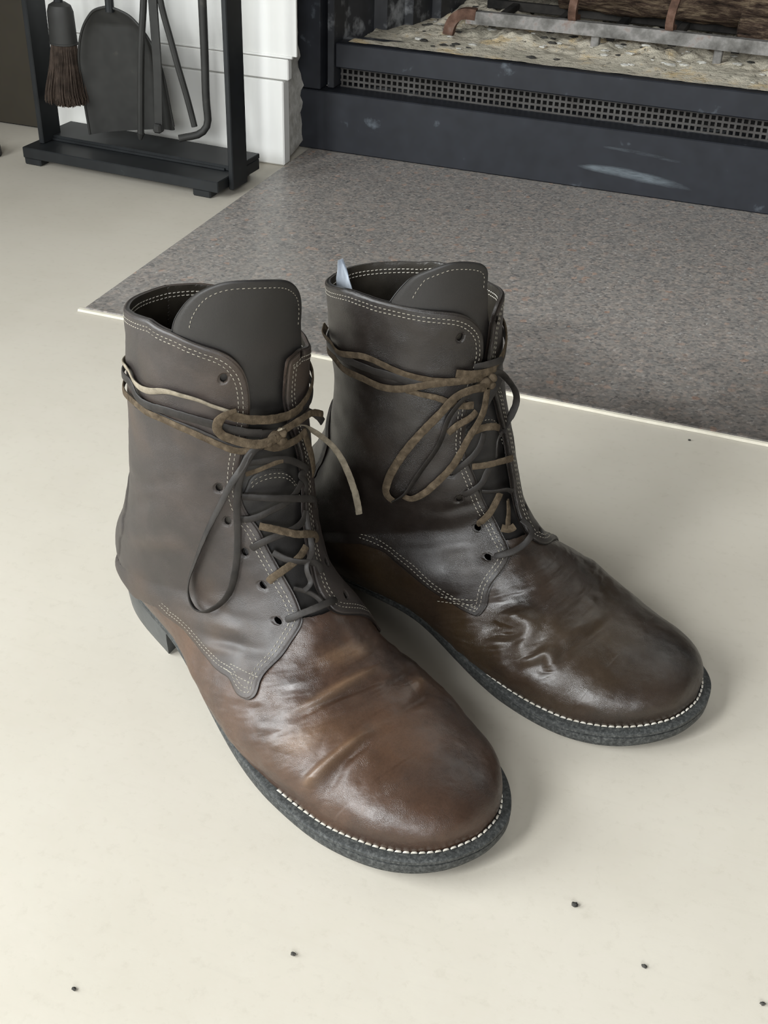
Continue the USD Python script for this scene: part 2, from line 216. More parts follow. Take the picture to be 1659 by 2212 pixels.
# ---------------------------------------------------------------- fireplace
YF = 1.432
fp = thing('fireplace', 'black steel fireplace surround with ventilation mesh above the granite hearth', 'fireplace')
obj('bottom_panel', box(-.6325, 1.4, YF, YF+.028, .0036, .0775, .0012), M['fire_steel'], fp, label='wide black lower panel with pale scuffs')
obj('frame_stile', box(-.6325, -.6025, YF+.001, YF+.06, .0785, .74, .001), M['fire_steel'], fp)
obj('frame_stile', box(-.5985, -.5895, YF+.014, YF+.06, .0785, .74, .001), M['fire_steel_dusty'], fp)
obj('ledge', box(-.603, 1.4, YF+.026, YF+.062, .060, .0768, .0008), M['fire_steel_dusty'], fp)
obj('lintel', box(-.6325, 1.4, YF, YF+.06, .70, .75, .001), M['fire_steel'], fp)
LIPY = YF+.0135
obj('lip_bar', box(-.5875, 1.4, LIPY, LIPY+.012, .1045, .1335, .0012), M['fire_steel'], fp, label='black front lip holding back the ash')
obj('lip_shelf', box(-.5875, 1.4, LIPY+.012, LIPY+.05, .1255, .1325), M['fire_steel_dusty'], fp)
# woven ventilation mesh: square holes
gy, p_, wd = YF+.034, .0074, .0026
gx = np.arange(-.586, .62, p_); gz = np.arange(.0775, .1085, p_)
bars = [box(x-wd/2, x+wd/2, gy-.0006, gy+.0006, .072, .110) for x in gx] + [box(-.588, .62, gy-.0009, gy+.0009, z-wd/2, z+wd/2) for z in gz]
obj('mesh_grille', cat_mesh(bars), M['mesh_wire'], fp, smooth=False, label='grey steel mesh of small square holes')
obj('vent_back', box(-.60, 1.4, gy+.02, gy+.03, .05, .13), M['gap'], fp)
# paint scuffs on the lower panel: pale dry-brushed streaks, thin films of dust
def streak(x0, z0, x1, z1, w, seed):
    n = 80; t = np.linspace(0, 1, n); rows = np.linspace(-1, 1, 9); P = np.zeros((n, 9, 3)); A = np.zeros((n, 9))
    wv = w*np.sin(np.pi*np.clip(t*.94+.05, 0, 1))**.8
    for j, r_ in enumerate(rows):
        P[:, j] = np.c_[x0+(x1-x0)*t, 0*t+YF-.0003, z0+(z1-z0)*t+.002*np.sin(5*t)+wv*r_/2]; A[:, j] = (1-r_**2)*np.clip(np.minimum(t*6, (1-t)*2.2), 0, 1)
    return grid_mesh(P), A.ravel()
M['scuff'] = mat('scuff', {'tc': ('texture_coordinate', {}), 'mp': ('mapping', {'mapping_type': 'point', 'scale': (45, 1, 300)}), 'n': ('noise_texture', {'scale': 1, 'detail': 7, 'roughness': .75}), 'w': ('attribute', {'attribute': 'wear'}), 'ml': ('math', {'math_type': 'multiply'}), 'r': ('rgb_ramp', {'ramp': [(.16, (0, 0, 0)), (.55, (.62, .62, .62))]}),
    'p': ('principled_bsdf', {'base_color': (.20, .235, .26), 'roughness': .7}), 't': ('transparent_bsdf', {}), 'm': ('mix_closure', {})}, [('tc.object', 'mp.vector'), ('mp.vector', 'n.vector'), ('n.fac', 'ml.value1'), ('w.fac', 'ml.value2'), ('ml.value', 'r.fac'), ('r.color', 'm.fac'), ('t.BSDF', 'm.closure1'), ('p.BSDF', 'm.closure2')], surface='m.closure')
for x0, z0, x1, z1, w_, sd, lb in ((-.278, .0295, -.105, .0215, .016, 1, 'pale blue grey scuff'), (-.262, .056, -.09, .047, .009, 5, 'faint scuff')):
    g_, a_ = streak(x0, z0, x1, z1, w_, sd); a_ = a_*(1 if sd == 1 else .45); obj('scuff_mark', g_, M['scuff'], fp, True, lb, attr={'wear': a_})
# firebox: ribbed side wall, back wall
fx = [(-.596, LIPY+.03), (-.585, 1.52), (-.578, 1.555), (-.562, 1.56), (-.552, 1.60), (-.541, 1.603), (-.532, 1.655), (-.520, 1.657), (-.505, 1.75), (-.49, 1.95)]
q = np.array([[(x, y, z) for z in (.06, .74)] for x, y in fx])
obj('firebox_side', grid_mesh(q), M['fire_steel_dusty'], fp, smooth=False, label='dusty ribbed steel side of the firebox')
obj('firebox_back', box(-.52, 1.4, 1.95, 1.98, .05, .74), M['soot'], fp)
obj('firebox_roof', box(-.60, 1.4, 1.49, 1.98, .72, .735), M['soot'], fp)
# ash bed
nx, ny = 300, 150; X, Y = np.meshgrid(np.linspace(-.575, .45, nx), np.linspace(LIPY+.012, 1.93, ny), indexing='ij')
pt = np.stack([X*18, Y*18, 0*X], -1); lump = np.clip((Y-LIPY-.03)/.12, 0, 1)
Z = .1330 + .002*meshkit.fbm(pt*3, 3) + lump*(.030*(meshkit.fbm(pt, 5, 3)-.38) + .012*(meshkit.fbm(pt*4.5, 3, 9)-.4))
Z -= .02*np.clip((-.50-X)/.05, 0, 1)*lump
obj('ash_bed', grid_mesh(np.stack([X, Y, np.maximum(Z, .129)], -1)), M['ash'], fp, smooth=True, kind='stuff', label='bed of pale buff ash with charred bits')
def chunk(c, r, seed, sq=(1, 1, .5), soft=False):
    m = trimesh.creation.icosphere(2, 1.0); v = m.vertices; m.vertices = v*((.7+.6*meshkit.fbm(v*.9+seed*7.1, 2, seed)) if soft else (.25+1.5*meshkit.fbm(v*1.9+seed*7.1, 3, seed)))[:, None]*r*np.array(sq) + c; return m
fl, ch = [], []
for i in range(170):
    x, y = rng.uniform(-.52, .05), LIPY+.03+rng.beta(1.3, 2)*.33; ix, iy = int((x+.575)/1.025*nx), int((y-LIPY-.012)/(1.93-LIPY-.012)*ny)
    (fl if rng.random() < .6 else ch).append(chunk((x, y, max(Z[ix, iy], .129)+.001), rng.uniform(.0016, .0046), i, (1.3, .8, .35)))
obj('ash_flakes', cat_mesh(fl), M['ash_flake'], fp, kind='stuff', label='pale flakes of ash'); obj('charred_bits', cat_mesh(ch), M['char'], fp, kind='stuff', label='black charred crumbs')
# grate
g = thing('fire_grate', 'rusty grey iron grate standing in the ash', 'grate', (0, 1.55, .0))
a = np.linspace(0, 2*np.pi, 8, endpoint=False)+np.pi/8
sq = np.array([[-.004, -.008], [.004, -.008], [.004, .008], [-.004, .008]])
obj('front_bar', sweep(spline([(-.452, 0, .1585), (-.30, 0, .1600), (-.05, -.002, .1600), (.35, -.002, .161)], 24), np.c_[sq[:, 0]*1.3, sq[:, 1]*.95], (0, 0, 1)), M['grate_grey'], g)
obj('end_foot', sweep(spline([(-.440, 0, .1620), (-.461, -.002, .160), (-.470, -.004, .150), (-.473, -.006, .136)], 20), np.c_[sq[:, 0]*1.6, sq[:, 1]*.7], (0, 1, 0)), M['rust'], g, label='rusty curved end foot')
for x in (-.317, -.199, -.04, .12, .28):
    obj('prong', sweep(spline([(x, .020, .165), (x, .010, .1645), (x-.001, .001, .172), (x+.004, -.005, .21), (x+.012, -.008, .26)], 24), np.c_[sq[:, 0]*1.5, sq[:, 1]*.6], (1, 0, 0)), M['rust'], g, label='rusty upright prong')
for x in (-.288, -.139, .05): obj('leg', box(x-.005, x+.005, .002, .014, .128, .155, .001), M['grate_grey'], g)
obj('rear_bar', box(-.46, .35, .12, .13, .146, .157, .001), M['soot'], g)
for x in np.arange(-.42, .3, .075): obj('cross_bar', box(x-.005, x+.005, .005, .13, .148, .156, .001), M['soot'], g)
# logs
def log(name, p0, p1, r, seed, label, amp=.16):
    n, k = 90, 56; t = np.linspace(0, 1, n)[:, None]; p0, p1 = np.array(p0), np.array(p1); ax = (p1-p0)/np.linalg.norm(p1-p0); s = np.cross(ax, [0, 0, 1.]); s /= np.linalg.norm(s); u = np.cross(s, ax); L = np.linalg.norm(p1-p0)
    th = np.linspace(0, 2*np.pi, k)[None]; d = np.stack([np.cos(th)+0*t, np.sin(th)+0*t, 0*th+t*L*22], -1)
    rr = r*(1+amp*(meshkit.fbm(d*np.array([3.2, 3.2, 1.]), 5, seed)-.5)*2)*np.where((t < .004) | (t > .996), .02, 1)
    rr[:, -1] = rr[:, 0]
    P = p0+(p1-p0)*t[..., None]+(s*np.cos(th)[..., None]+u*np.sin(th)[..., None])*rr[..., None]
    return obj(name, grid_mesh(P, True), M['bark'], None, True, label, 'log')
log('firewood_log', (-.365, 1.668, .1965), (.32, 1.650, .1950), .0385, 2, 'long rough barked brown log lying across the grate')
log('firewood_log', (-.505, 1.72, .190), (-.375, 1.66, .188), .020, 5, 'short charred stub of wood at the left grate end', .25)
log('firewood_log', (-.125, 1.588, .171), (.06, 1.592, .172), .0145, 8, 'thin charred stick in front of the long log', .3)

# ---------------------------------------------------------------- fire tool stand (left) and its tools
SX, SY, SR = -.7755, 1.2705, -3.4
st = thing('fire_tool_stand', 'black iron fire tool stand with two posts by the white baseboard', 'tool stand', (SX, SY, 0), SR)
obj('base_plate', box(-.134, .1395, -.0455, .0540, .0085, .0215, .001), M['stand_steel'], st)
obj('upper_plate', box(-.134, .1395, -.004, .0550, .0215, .0275, .0008), M['stand_steel'], st)
obj('plate_rib', box(-.128, .126, -.0065, -.004, .0215, .0245, .0006), M['stand_steel'], st)
for x, y in ((-.122, -.036), (.116, -.036), (-.122, .044), (.116, .044)): obj('foot', box(x-.012, x+.012, y-.008, y+.008, 0, .009, .0015), M['stand_steel'], st)
obj('post', box(.1400, .1465, -.022, .012, .006, .64, .001), M['stand_steel'], st)
obj('post', box(-.1245, -.1175, -.024, .012, .0215, .64, .001), M['stand_steel'], st)
obj('crossbar', box(-.1335, .152, -.015, .007, .64, .655, .001), M['stand_steel'], st)
for x in (-.085, -.02, .02, .045, .09): obj('hook', rod([(x, -.004, .641), (x, -.004, .622), (x, -.012, .615), (x, -.018, .625)], .0025), M['stand_steel'], st)
YT = 1.2675
# brush
br = thing('hearth_brush', 'brown bristled hearth brush hanging at the left post of the stand', 'brush')
obj('handle', rod([(-.8595, YT, .180), (-.858, YT-.002, .40), (-.857, YT-.004, .618)], [.0052]*18), M['stand_steel'], br)
th = np.linspace(0, 2*np.pi, 33); prof = [(.001, .1865), (.0075, .1865), (.0135, .183), (.0160, .176), (.0165, .160), (.0170, .1425), (.0178, .1420), (.0178, .1405), (.0165, .1400)]
P = np.array([[(-.8585+r*np.cos(t), YT+.8*r*np.sin(t), z) for t in th] for r, z in prof]); obj('ferrule', grid_mesh(P, True), M['tool_steel'], br, label='grey metal cap')
rows = []
for i in range(2600):
    t, r = rng.uniform(0, 2*np.pi), math.sqrt(rng.random()); x0, y0 = .0155*r*math.cos(t), .012*r*math.sin(t)
    zt = .066 + .010*rng.random() + .006*r; bx, by = x0*1.45-.003+rng.normal(0, .002), y0*1.5+rng.normal(0, .002)
    p = np.array([(-.8585+x0, YT+y0, .142), (-.8588+.6*x0+.4*bx, YT+.6*y0+.4*by, .115), (-.8590+.1*x0+.9*bx, YT+by, .090), (-.8592+bx*1.08, YT+by, zt)])
    rows.append(p)
cv = UsdGeom.BasisCurves.Define(stage, path_of(br)+'/bristles'); cv.CreateTypeAttr('linear'); cv.CreateCurveVertexCountsAttr([4]*len(rows)); cv.CreatePointsAttr(Vt.Vec3fArray.FromNumpy(np.concatenate(rows).astype(np.float32)))
cv.CreateWidthsAttr(Vt.FloatArray([.0009])); cv.SetWidthsInterpolation('constant'); UsdShade.MaterialBindingAPI.Apply(cv.GetPrim()).Bind(M['bristle']); tag(cv, 'brown stiff bristles', kind='stuff')
# shovel
sh = thing('ash_shovel', 'black rounded ash shovel hanging behind the tongs', 'shovel')
n, k = 60, 41; V = np.linspace(0, 1, n); U = np.linspace(-1, 1, k); pan = np.zeros((n, k, 3)); rim = np.zeros((n, k, 3))
for i, v_ in enumerate(V):
    z0 = .1885-v_*.150; half = .0545*np.sqrt(np.clip(1-(1-min(v_/.62, 1))**2.2, 0, 1))+.004*v_; c = -.7905+.008*v_
    for j, u_ in enumerate(U):
        dish = .010*(1-np.clip(abs(u_)*1.08, 0, 1)**4)*min(v_/.15, 1)
        pan[i, j] = (c+u_*half, YT+.008-.012*(1-v_)+dish, z0 + (u_*.010+.006)*v_)
thick = pan + np.array([0, .0016, 0])
obj('pan', cat_mesh([trimesh.Trimesh(*grid_mesh(pan, True), process=False), trimesh.Trimesh(*grid_mesh(thick), process=False)]), M['tool_steel'], sh, smooth=40)
edge = np.vstack([pan[::-1, 0], pan[0, 1:-1], pan[:, -1]])
obj('rolled_rim', rod(edge[::3], .0016, 8, 160), M['tool_steel'], sh)
obj('handle', rod([(-.7895, YT-.004, .183), (-.7895, YT, .40), (-.79, YT-.004, .618)], .0050), M['stand_steel'], sh)
# tongs
tg = thing('fire_tongs', 'black iron fire tongs with one flat and one bowed arm', 'tongs')
fl = np.array([[-.0065, -.0016], [.0065, -.0016], [.0065, .0016], [-.0065, .0016]])
obj('arm', sweep(spline([(-.7225, YT-.006, .62), (-.7285, YT-.006, .30), (-.7315, YT-.007, .20), (-.7315, YT-.008, .12), (-.7335, YT-.009, .078), (-.7345, YT-.009, .060)], 40), np.linspace(1, .75, 40)[:, None, None]*fl, (0, 1, 0)), M['tool_steel'], tg, label='flat arm')
obj('jaw', box(-.7395, -.7295, YT-.016, YT-.004, .0555, .066, .002), M['tool_steel'], tg)
obj('arm', rod([(-.7225, YT-.004, .62), (-.7260, YT-.004, .25), (-.7225, YT-.004, .195), (-.7150, YT-.004, .165), (-.7075, YT-.004, .135), (-.6985, YT-.003, .100), (-.6905, YT-.003, .066)], .0036, 10, 60), M['tool_steel'], tg, label='bowed round arm')
obj('pivot', rod([(-.7245, YT-.012, .40), (-.7245, YT+.004, .40)], .006), M['tool_steel'], tg)
pk = thing('straight_poker', 'thin black straight poker hanging in front of the shovel', 'poker')
obj('shaft', rod([(-.7455, YT-.006, .618), (-.7430, YT-.008, .30), (-.7420, YT-.009, .20), (-.7470, YT-.010, .165), (-.7520, YT-.011, .12), (-.7580, YT-.012, .050)], .0040, 10, 60), M['tool_steel'], pk)
obj('tip', rod([(-.7578, YT-.012, .052), (-.7590, YT-.012, .0445)], np.linspace(.0048, .002, 12), 10), M['tool_steel'], pk)
hk = thing('hooked_poker', 'black poker with a bent hooked end beside the right post', 'poker')
obj('shaft', rod([(-.668, YT, .618), (-.6720, YT, .30), (-.6735, YT, .206), (-.6745, YT, .13), (-.6745, YT, .085), (-.6755, YT-.001, .068), (-.6825, YT-.006, .0595), (-.6935, YT-.012, .0565), (-.7040, YT-.018, .0545)], np.r_[[.0046]*50, np.linspace(.0050, .0042, 30)], 12, 80), M['tool_steel'], hk)
# door stop at the left picture edge
ds = thing('door_stop', 'dark rounded door stop cut off by the left picture edge', 'door stop', (-.9715, 1.243, 0))
obj('body', trimesh.creation.revolve(np.array([(0, 0), (.0165, 0), (.0175, .003), (.0165, .013), (.013, .0175), (.006, .019), (0, .019)]), sections=32), M['black_wood'], ds, smooth=50)
obj('screw', trimesh.creation.cylinder(.004, .002, sections=16, transform=trimesh.transformations.translation_matrix((0, 0, .0196))), M['tool_steel'], ds)
# crumbs on the floor
def floor_pt(u, v):
    d = (u-829.5)/FOC*cr-(v-1106)/FOC*cu+cf; return np.array([0, 0, CAM_H])-d*CAM_H/d[2]
for i, (u, v, r, lab) in enumerate(((634, 2063, .0010, 'small black crumb on the floor below the front boot toe'), (1391, 2089, .0010, 'small black crumb on the floor at the lower right'), (160, 2138, .0009, 'small black crumb near the lower left corner of the floor'),
                                    (1241, 1957, .0013, 'flat grey crumb on the floor below the rear boot toe'), (1647, 2170, .0009, 'dark crumb in the lower right corner of the floor'), (1489, 952, .0008, 'dark speck on the floor beside the hearth edge'))):
    p = floor_pt(u, v); m = chunk((0, 0, 0), r, 50+i, (1.2, .9, .7)); m.vertices[:, 2] -= m.vertices[:, 2].min()
    m.apply_translation((p[0], p[1], 0.00005)); obj('floor_crumb', m, M['char'], None, True, lab, 'crumb', 'crumbs on the floor')

# ---------------------------------------------------------------- boots: the last: plan outline of the outsole (x from heel to toe; medial and lateral half widths)
OUT_X=np.array([0,.0041,.0122,.0224,.0509,.0815,.1120,.1425,.1731,.2036,.2291,.2545,.2769,.2953,.3085,.3166,.3202,.3212])
OUT_M=np.array([0,.0134,.0230,.0298,.0365,.0352,.0305,.0290,.0370,.0482,.0552,.0570,.0537,.0452,.0332,.0210,.0089,0])
OUT_L=np.array([0,.0136,.0230,.0290,.0362,.0385,.0425,.0495,.0560,.0600,.0603,.0580,.0522,.0440,.0330,.0206,.0087,0])
def outline(off,n=400,dm=None,dl=None):
    """outsole outline moved inwards by off(x): (n,2) points counter-clockwise from the heel, medial side is +y; dm(x), dl(x) widen the medial and lateral sides"""
    m=OUT_M+(np.where(OUT_M>0,dm(OUT_X),0) if dm is not None else 0)
    l=OUT_L+(np.where(OUT_L>0,dl(OUT_X),0) if dl is not None else 0)
    a=np.concatenate([np.stack([OUT_X,-l],1),np.stack([OUT_X,m],1)[::-1][1:]])
    d=np.concatenate([[0],np.cumsum(np.hypot(*np.diff(a,axis=0).T))])
    cs=CubicSpline(d,a,bc_type='periodic')
    u=np.linspace(0,d[-1],n,endpoint=False); p=cs(u); t=cs(u,1); t/=np.linalg.norm(t,axis=1)[:,None]
    nrm=np.stack([-t[:,1],t[:,0]],1)
    return p+nrm*np.asarray(off(p[:,0]))[:,None]
def welt_off(x): return np.interp(x,[0,.05,.09,.13,.17,.21,.25,.28,.32],[.0025,.0025,.0018,.001,.0008,.004,.0068,.0065,.0065])
def dm_right(x): return np.interp(x,[0,.2,.25,.285,.305,.32],[0,0,-.004,-.005,-.003,0])
def dl_left(x): return np.interp(x,[0,.2,.25,.285,.305,.32],[0,0,-.003,-.004,-.002,0])
def dm_left(x): return np.interp(x,[0,.03,.1,.17,.23,.32],[.003,.005,.005,.005,.0015,.001])
def feather(x,side,FEATH):
    f=FEATH[FEATH[:,1]*side>=0]; f=f[np.argsort(f[:,0])]
    y=np.interp(x,f[:,0],np.abs(f[:,1]))
    return y
def zsole(x):   # top of the outsole
    return np.interp(x,[0,.03,.07,.10,.14,.18,.22,.25,.28,.33],[.0275,.0272,.026,.0235,.0185,.0142,.0112,.0102,.0135,.0190])
def zbot(x):    # underside of the outsole
    return np.interp(x,[0,.085,.12,.15,.18,.20,.22,.25,.33],[.019,.0175,.0135,.0095,.005,.0025,.0012,.0012,.0100])
# rows: front/top point Fx Fz, back/base point Bx Bz, half width, qm, alpha, beta
VAMP=[[.213,.0690,.117,.0225,.0065,.28,.95,.95],
      [.230,.0600,.170,.0152,.0028,.26,.92,.92],
      [.249,.0515,.217,.0113,.0008,.26,.96,1.],
      [.269,.0455,.255,.0106,.0004,.27,.97,1.02],
      [.288,.0418,.284,.0140,.0006,.30,.90,1.],
      [.303,.0375,.3015,.0157,.0005,.35,.88,.97],
      [.3112,.0308,.3102,.0168,.0003,.42,.92,.95],
      [.3143,.0240,.3138,.0170,.0,.48,1.,1.],
      [.3149,.0185,.3147,.0172,.0,.45,1.,1.]]
ROWS_A=[[.159,.305,.0555,.275,.0435,.50,1.,1.],
      [.155,.262,.0515,.228,.0435,.50,1.,1.],
      [.151,.222,.0478,.188,.0433,.50,1.,1.],
      [.150,.184,.042,.150,.0435,.50,1.,1.],
      [.1535,.152,.037,.114,.0445,.49,1.,1.],
      [.160,.127,.025,.080,.0440,.46,1.,1.],
      [.171,.107,.0075,.050,.0430,.41,1.,1.],
      [.181,.0965,.0040,.0290,.0415,.37,1.,1.],
      [.189,.089,.018,.0275,.0425,.35,1.,1.],
      [.200,.0795,.060,.0263,.0440,.31,1.,1.]]+VAMP
ROWS_B=[[.166,.305,.049,.275,.0435,.50,1.,1.],
      [.161,.262,.055,.228,.0435,.50,1.,1.],
      [.159,.222,.0605,.188,.0433,.50,1.,1.],
      [.160,.184,.065,.150,.0435,.50,1.,1.],
      [.167,.152,.062,.114,.0445,.49,1.,1.],
      [.176,.127,.045,.080,.0445,.46,1.,1.],
      [.184,.107,.012,.050,.0430,.41,1.,1.],
      [.189,.0965,.0075,.0290,.0400,.37,1.,1.],
      [.194,.089,.018,.0275,.0420,.35,1.,1.],
      [.202,.0795,.060,.0263,.0430,.31,1.,1.]]+VAMP
def make_base(rows,med,dm=None,dl=None,bulge=.010,ns=200,nu=181):
    """base surface grid; med=+1: medial side is +y (a right boot). u<0: y<0 side."""
    FEATH=outline(welt_off,4000,dm,dl); R=np.array(rows,float)
    d=np.concatenate([[0],np.cumsum(np.hypot(*np.diff((R[:,:2]*.6+R[:,2:4]*.4),axis=0).T)+.004)]); d/=d[-1]
    s=np.linspace(0,1,ns)
    C=PchipInterpolator(d,R)(s); C[:,:2]=.4*C[:,:2]+.6*CubicSpline(d,R[:,:2])(s)
    Fx,Fz,Bx,Bz,c,qm,al,be=C.T
    b=np.clip((s-d[8])/(d[10]-d[8]),0,1); b=b*b*(3-2*b)
    Wa=PchipInterpolator(d,np.r_[R[:10,4],np.full(len(R)-10,R[9,4])])(s); c=PchipInterpolator(d,np.r_[np.full(10,R[10,4]),R[10:,4]])(s)
    xmin,xmax=FEATH[:,0].min(),FEATH[:,0].max()
    u=np.linspace(-1,1,nu); P=np.zeros((ns,nu,3))
    for j,uu in enumerate(u):
        side=-1 if uu<0 else 1; w=1-abs(uu)              # w=0 at base, 1 at front centre
        wb=np.where(s>=d[7]-1e-6,feather(np.clip(Bx,xmin,xmax),side*med,FEATH),0)
        W=np.maximum((1-b)*Wa+b*(wb*1.02+c),wb)+(bulge*np.exp(-((s-d[11]+.035)/.10)**2) if side*med>0 else 0)
        th=(w-.42)/.58*np.pi/2 if w>.42 else (w-.42)/.42*np.pi/2
        sn,co=np.sin(th),max(np.cos(th),0)
        be_=be*(np.clip(1-.14*b,0,1) if side<0 else 1+.03*b)
        q=np.where(th>=0,qm+(1-qm)*np.abs(sn)**al,qm-qm*np.abs(sn)**al)
        y=np.where(th>=0,W*co**be_,wb+(W-wb)*co**be_)
        P[:,j,0]=Bx+(Fx-Bx)*q; P[:,j,1]=side*y; P[:,j,2]=Bz+(Fz-Bz)*q
    return s,u,P
class Surf:
    def __init__(S,s,u,P):
        S.sp=[RectBivariateSpline(s,u,P[...,k],kx=3,ky=3,s=0) for k in range(3)]; S.disp=None
    def ev(S,a,b,da=0,db=0): return np.stack([q.ev(a,b,dx=da,dy=db) for q in S.sp],-1)
    def nrm(S,a,b):
        a=np.clip(a,.004,.985); b=np.clip(b,-.995,.995)
        n=np.cross(S.ev(a,b,1,0),S.ev(a,b,0,1)); n/=np.linalg.norm(n,axis=-1,keepdims=True)+1e-12
        return n
    def __call__(S,a,b,h=0.):
        a,b,h=np.broadcast_arrays(np.asarray(a,float),np.asarray(b,float),np.asarray(h,float))
        if S.disp is not None: h=h+S.disp(a,b)
        return S.ev(a,b)+S.nrm(a,b)*h[...,None]
def last(right):
    if right: return Surf(*make_base(ROWS_A,1,dm_right,None,.010))
    return Surf(*make_base(ROWS_B,-1,dm_left,dl_left,.002))

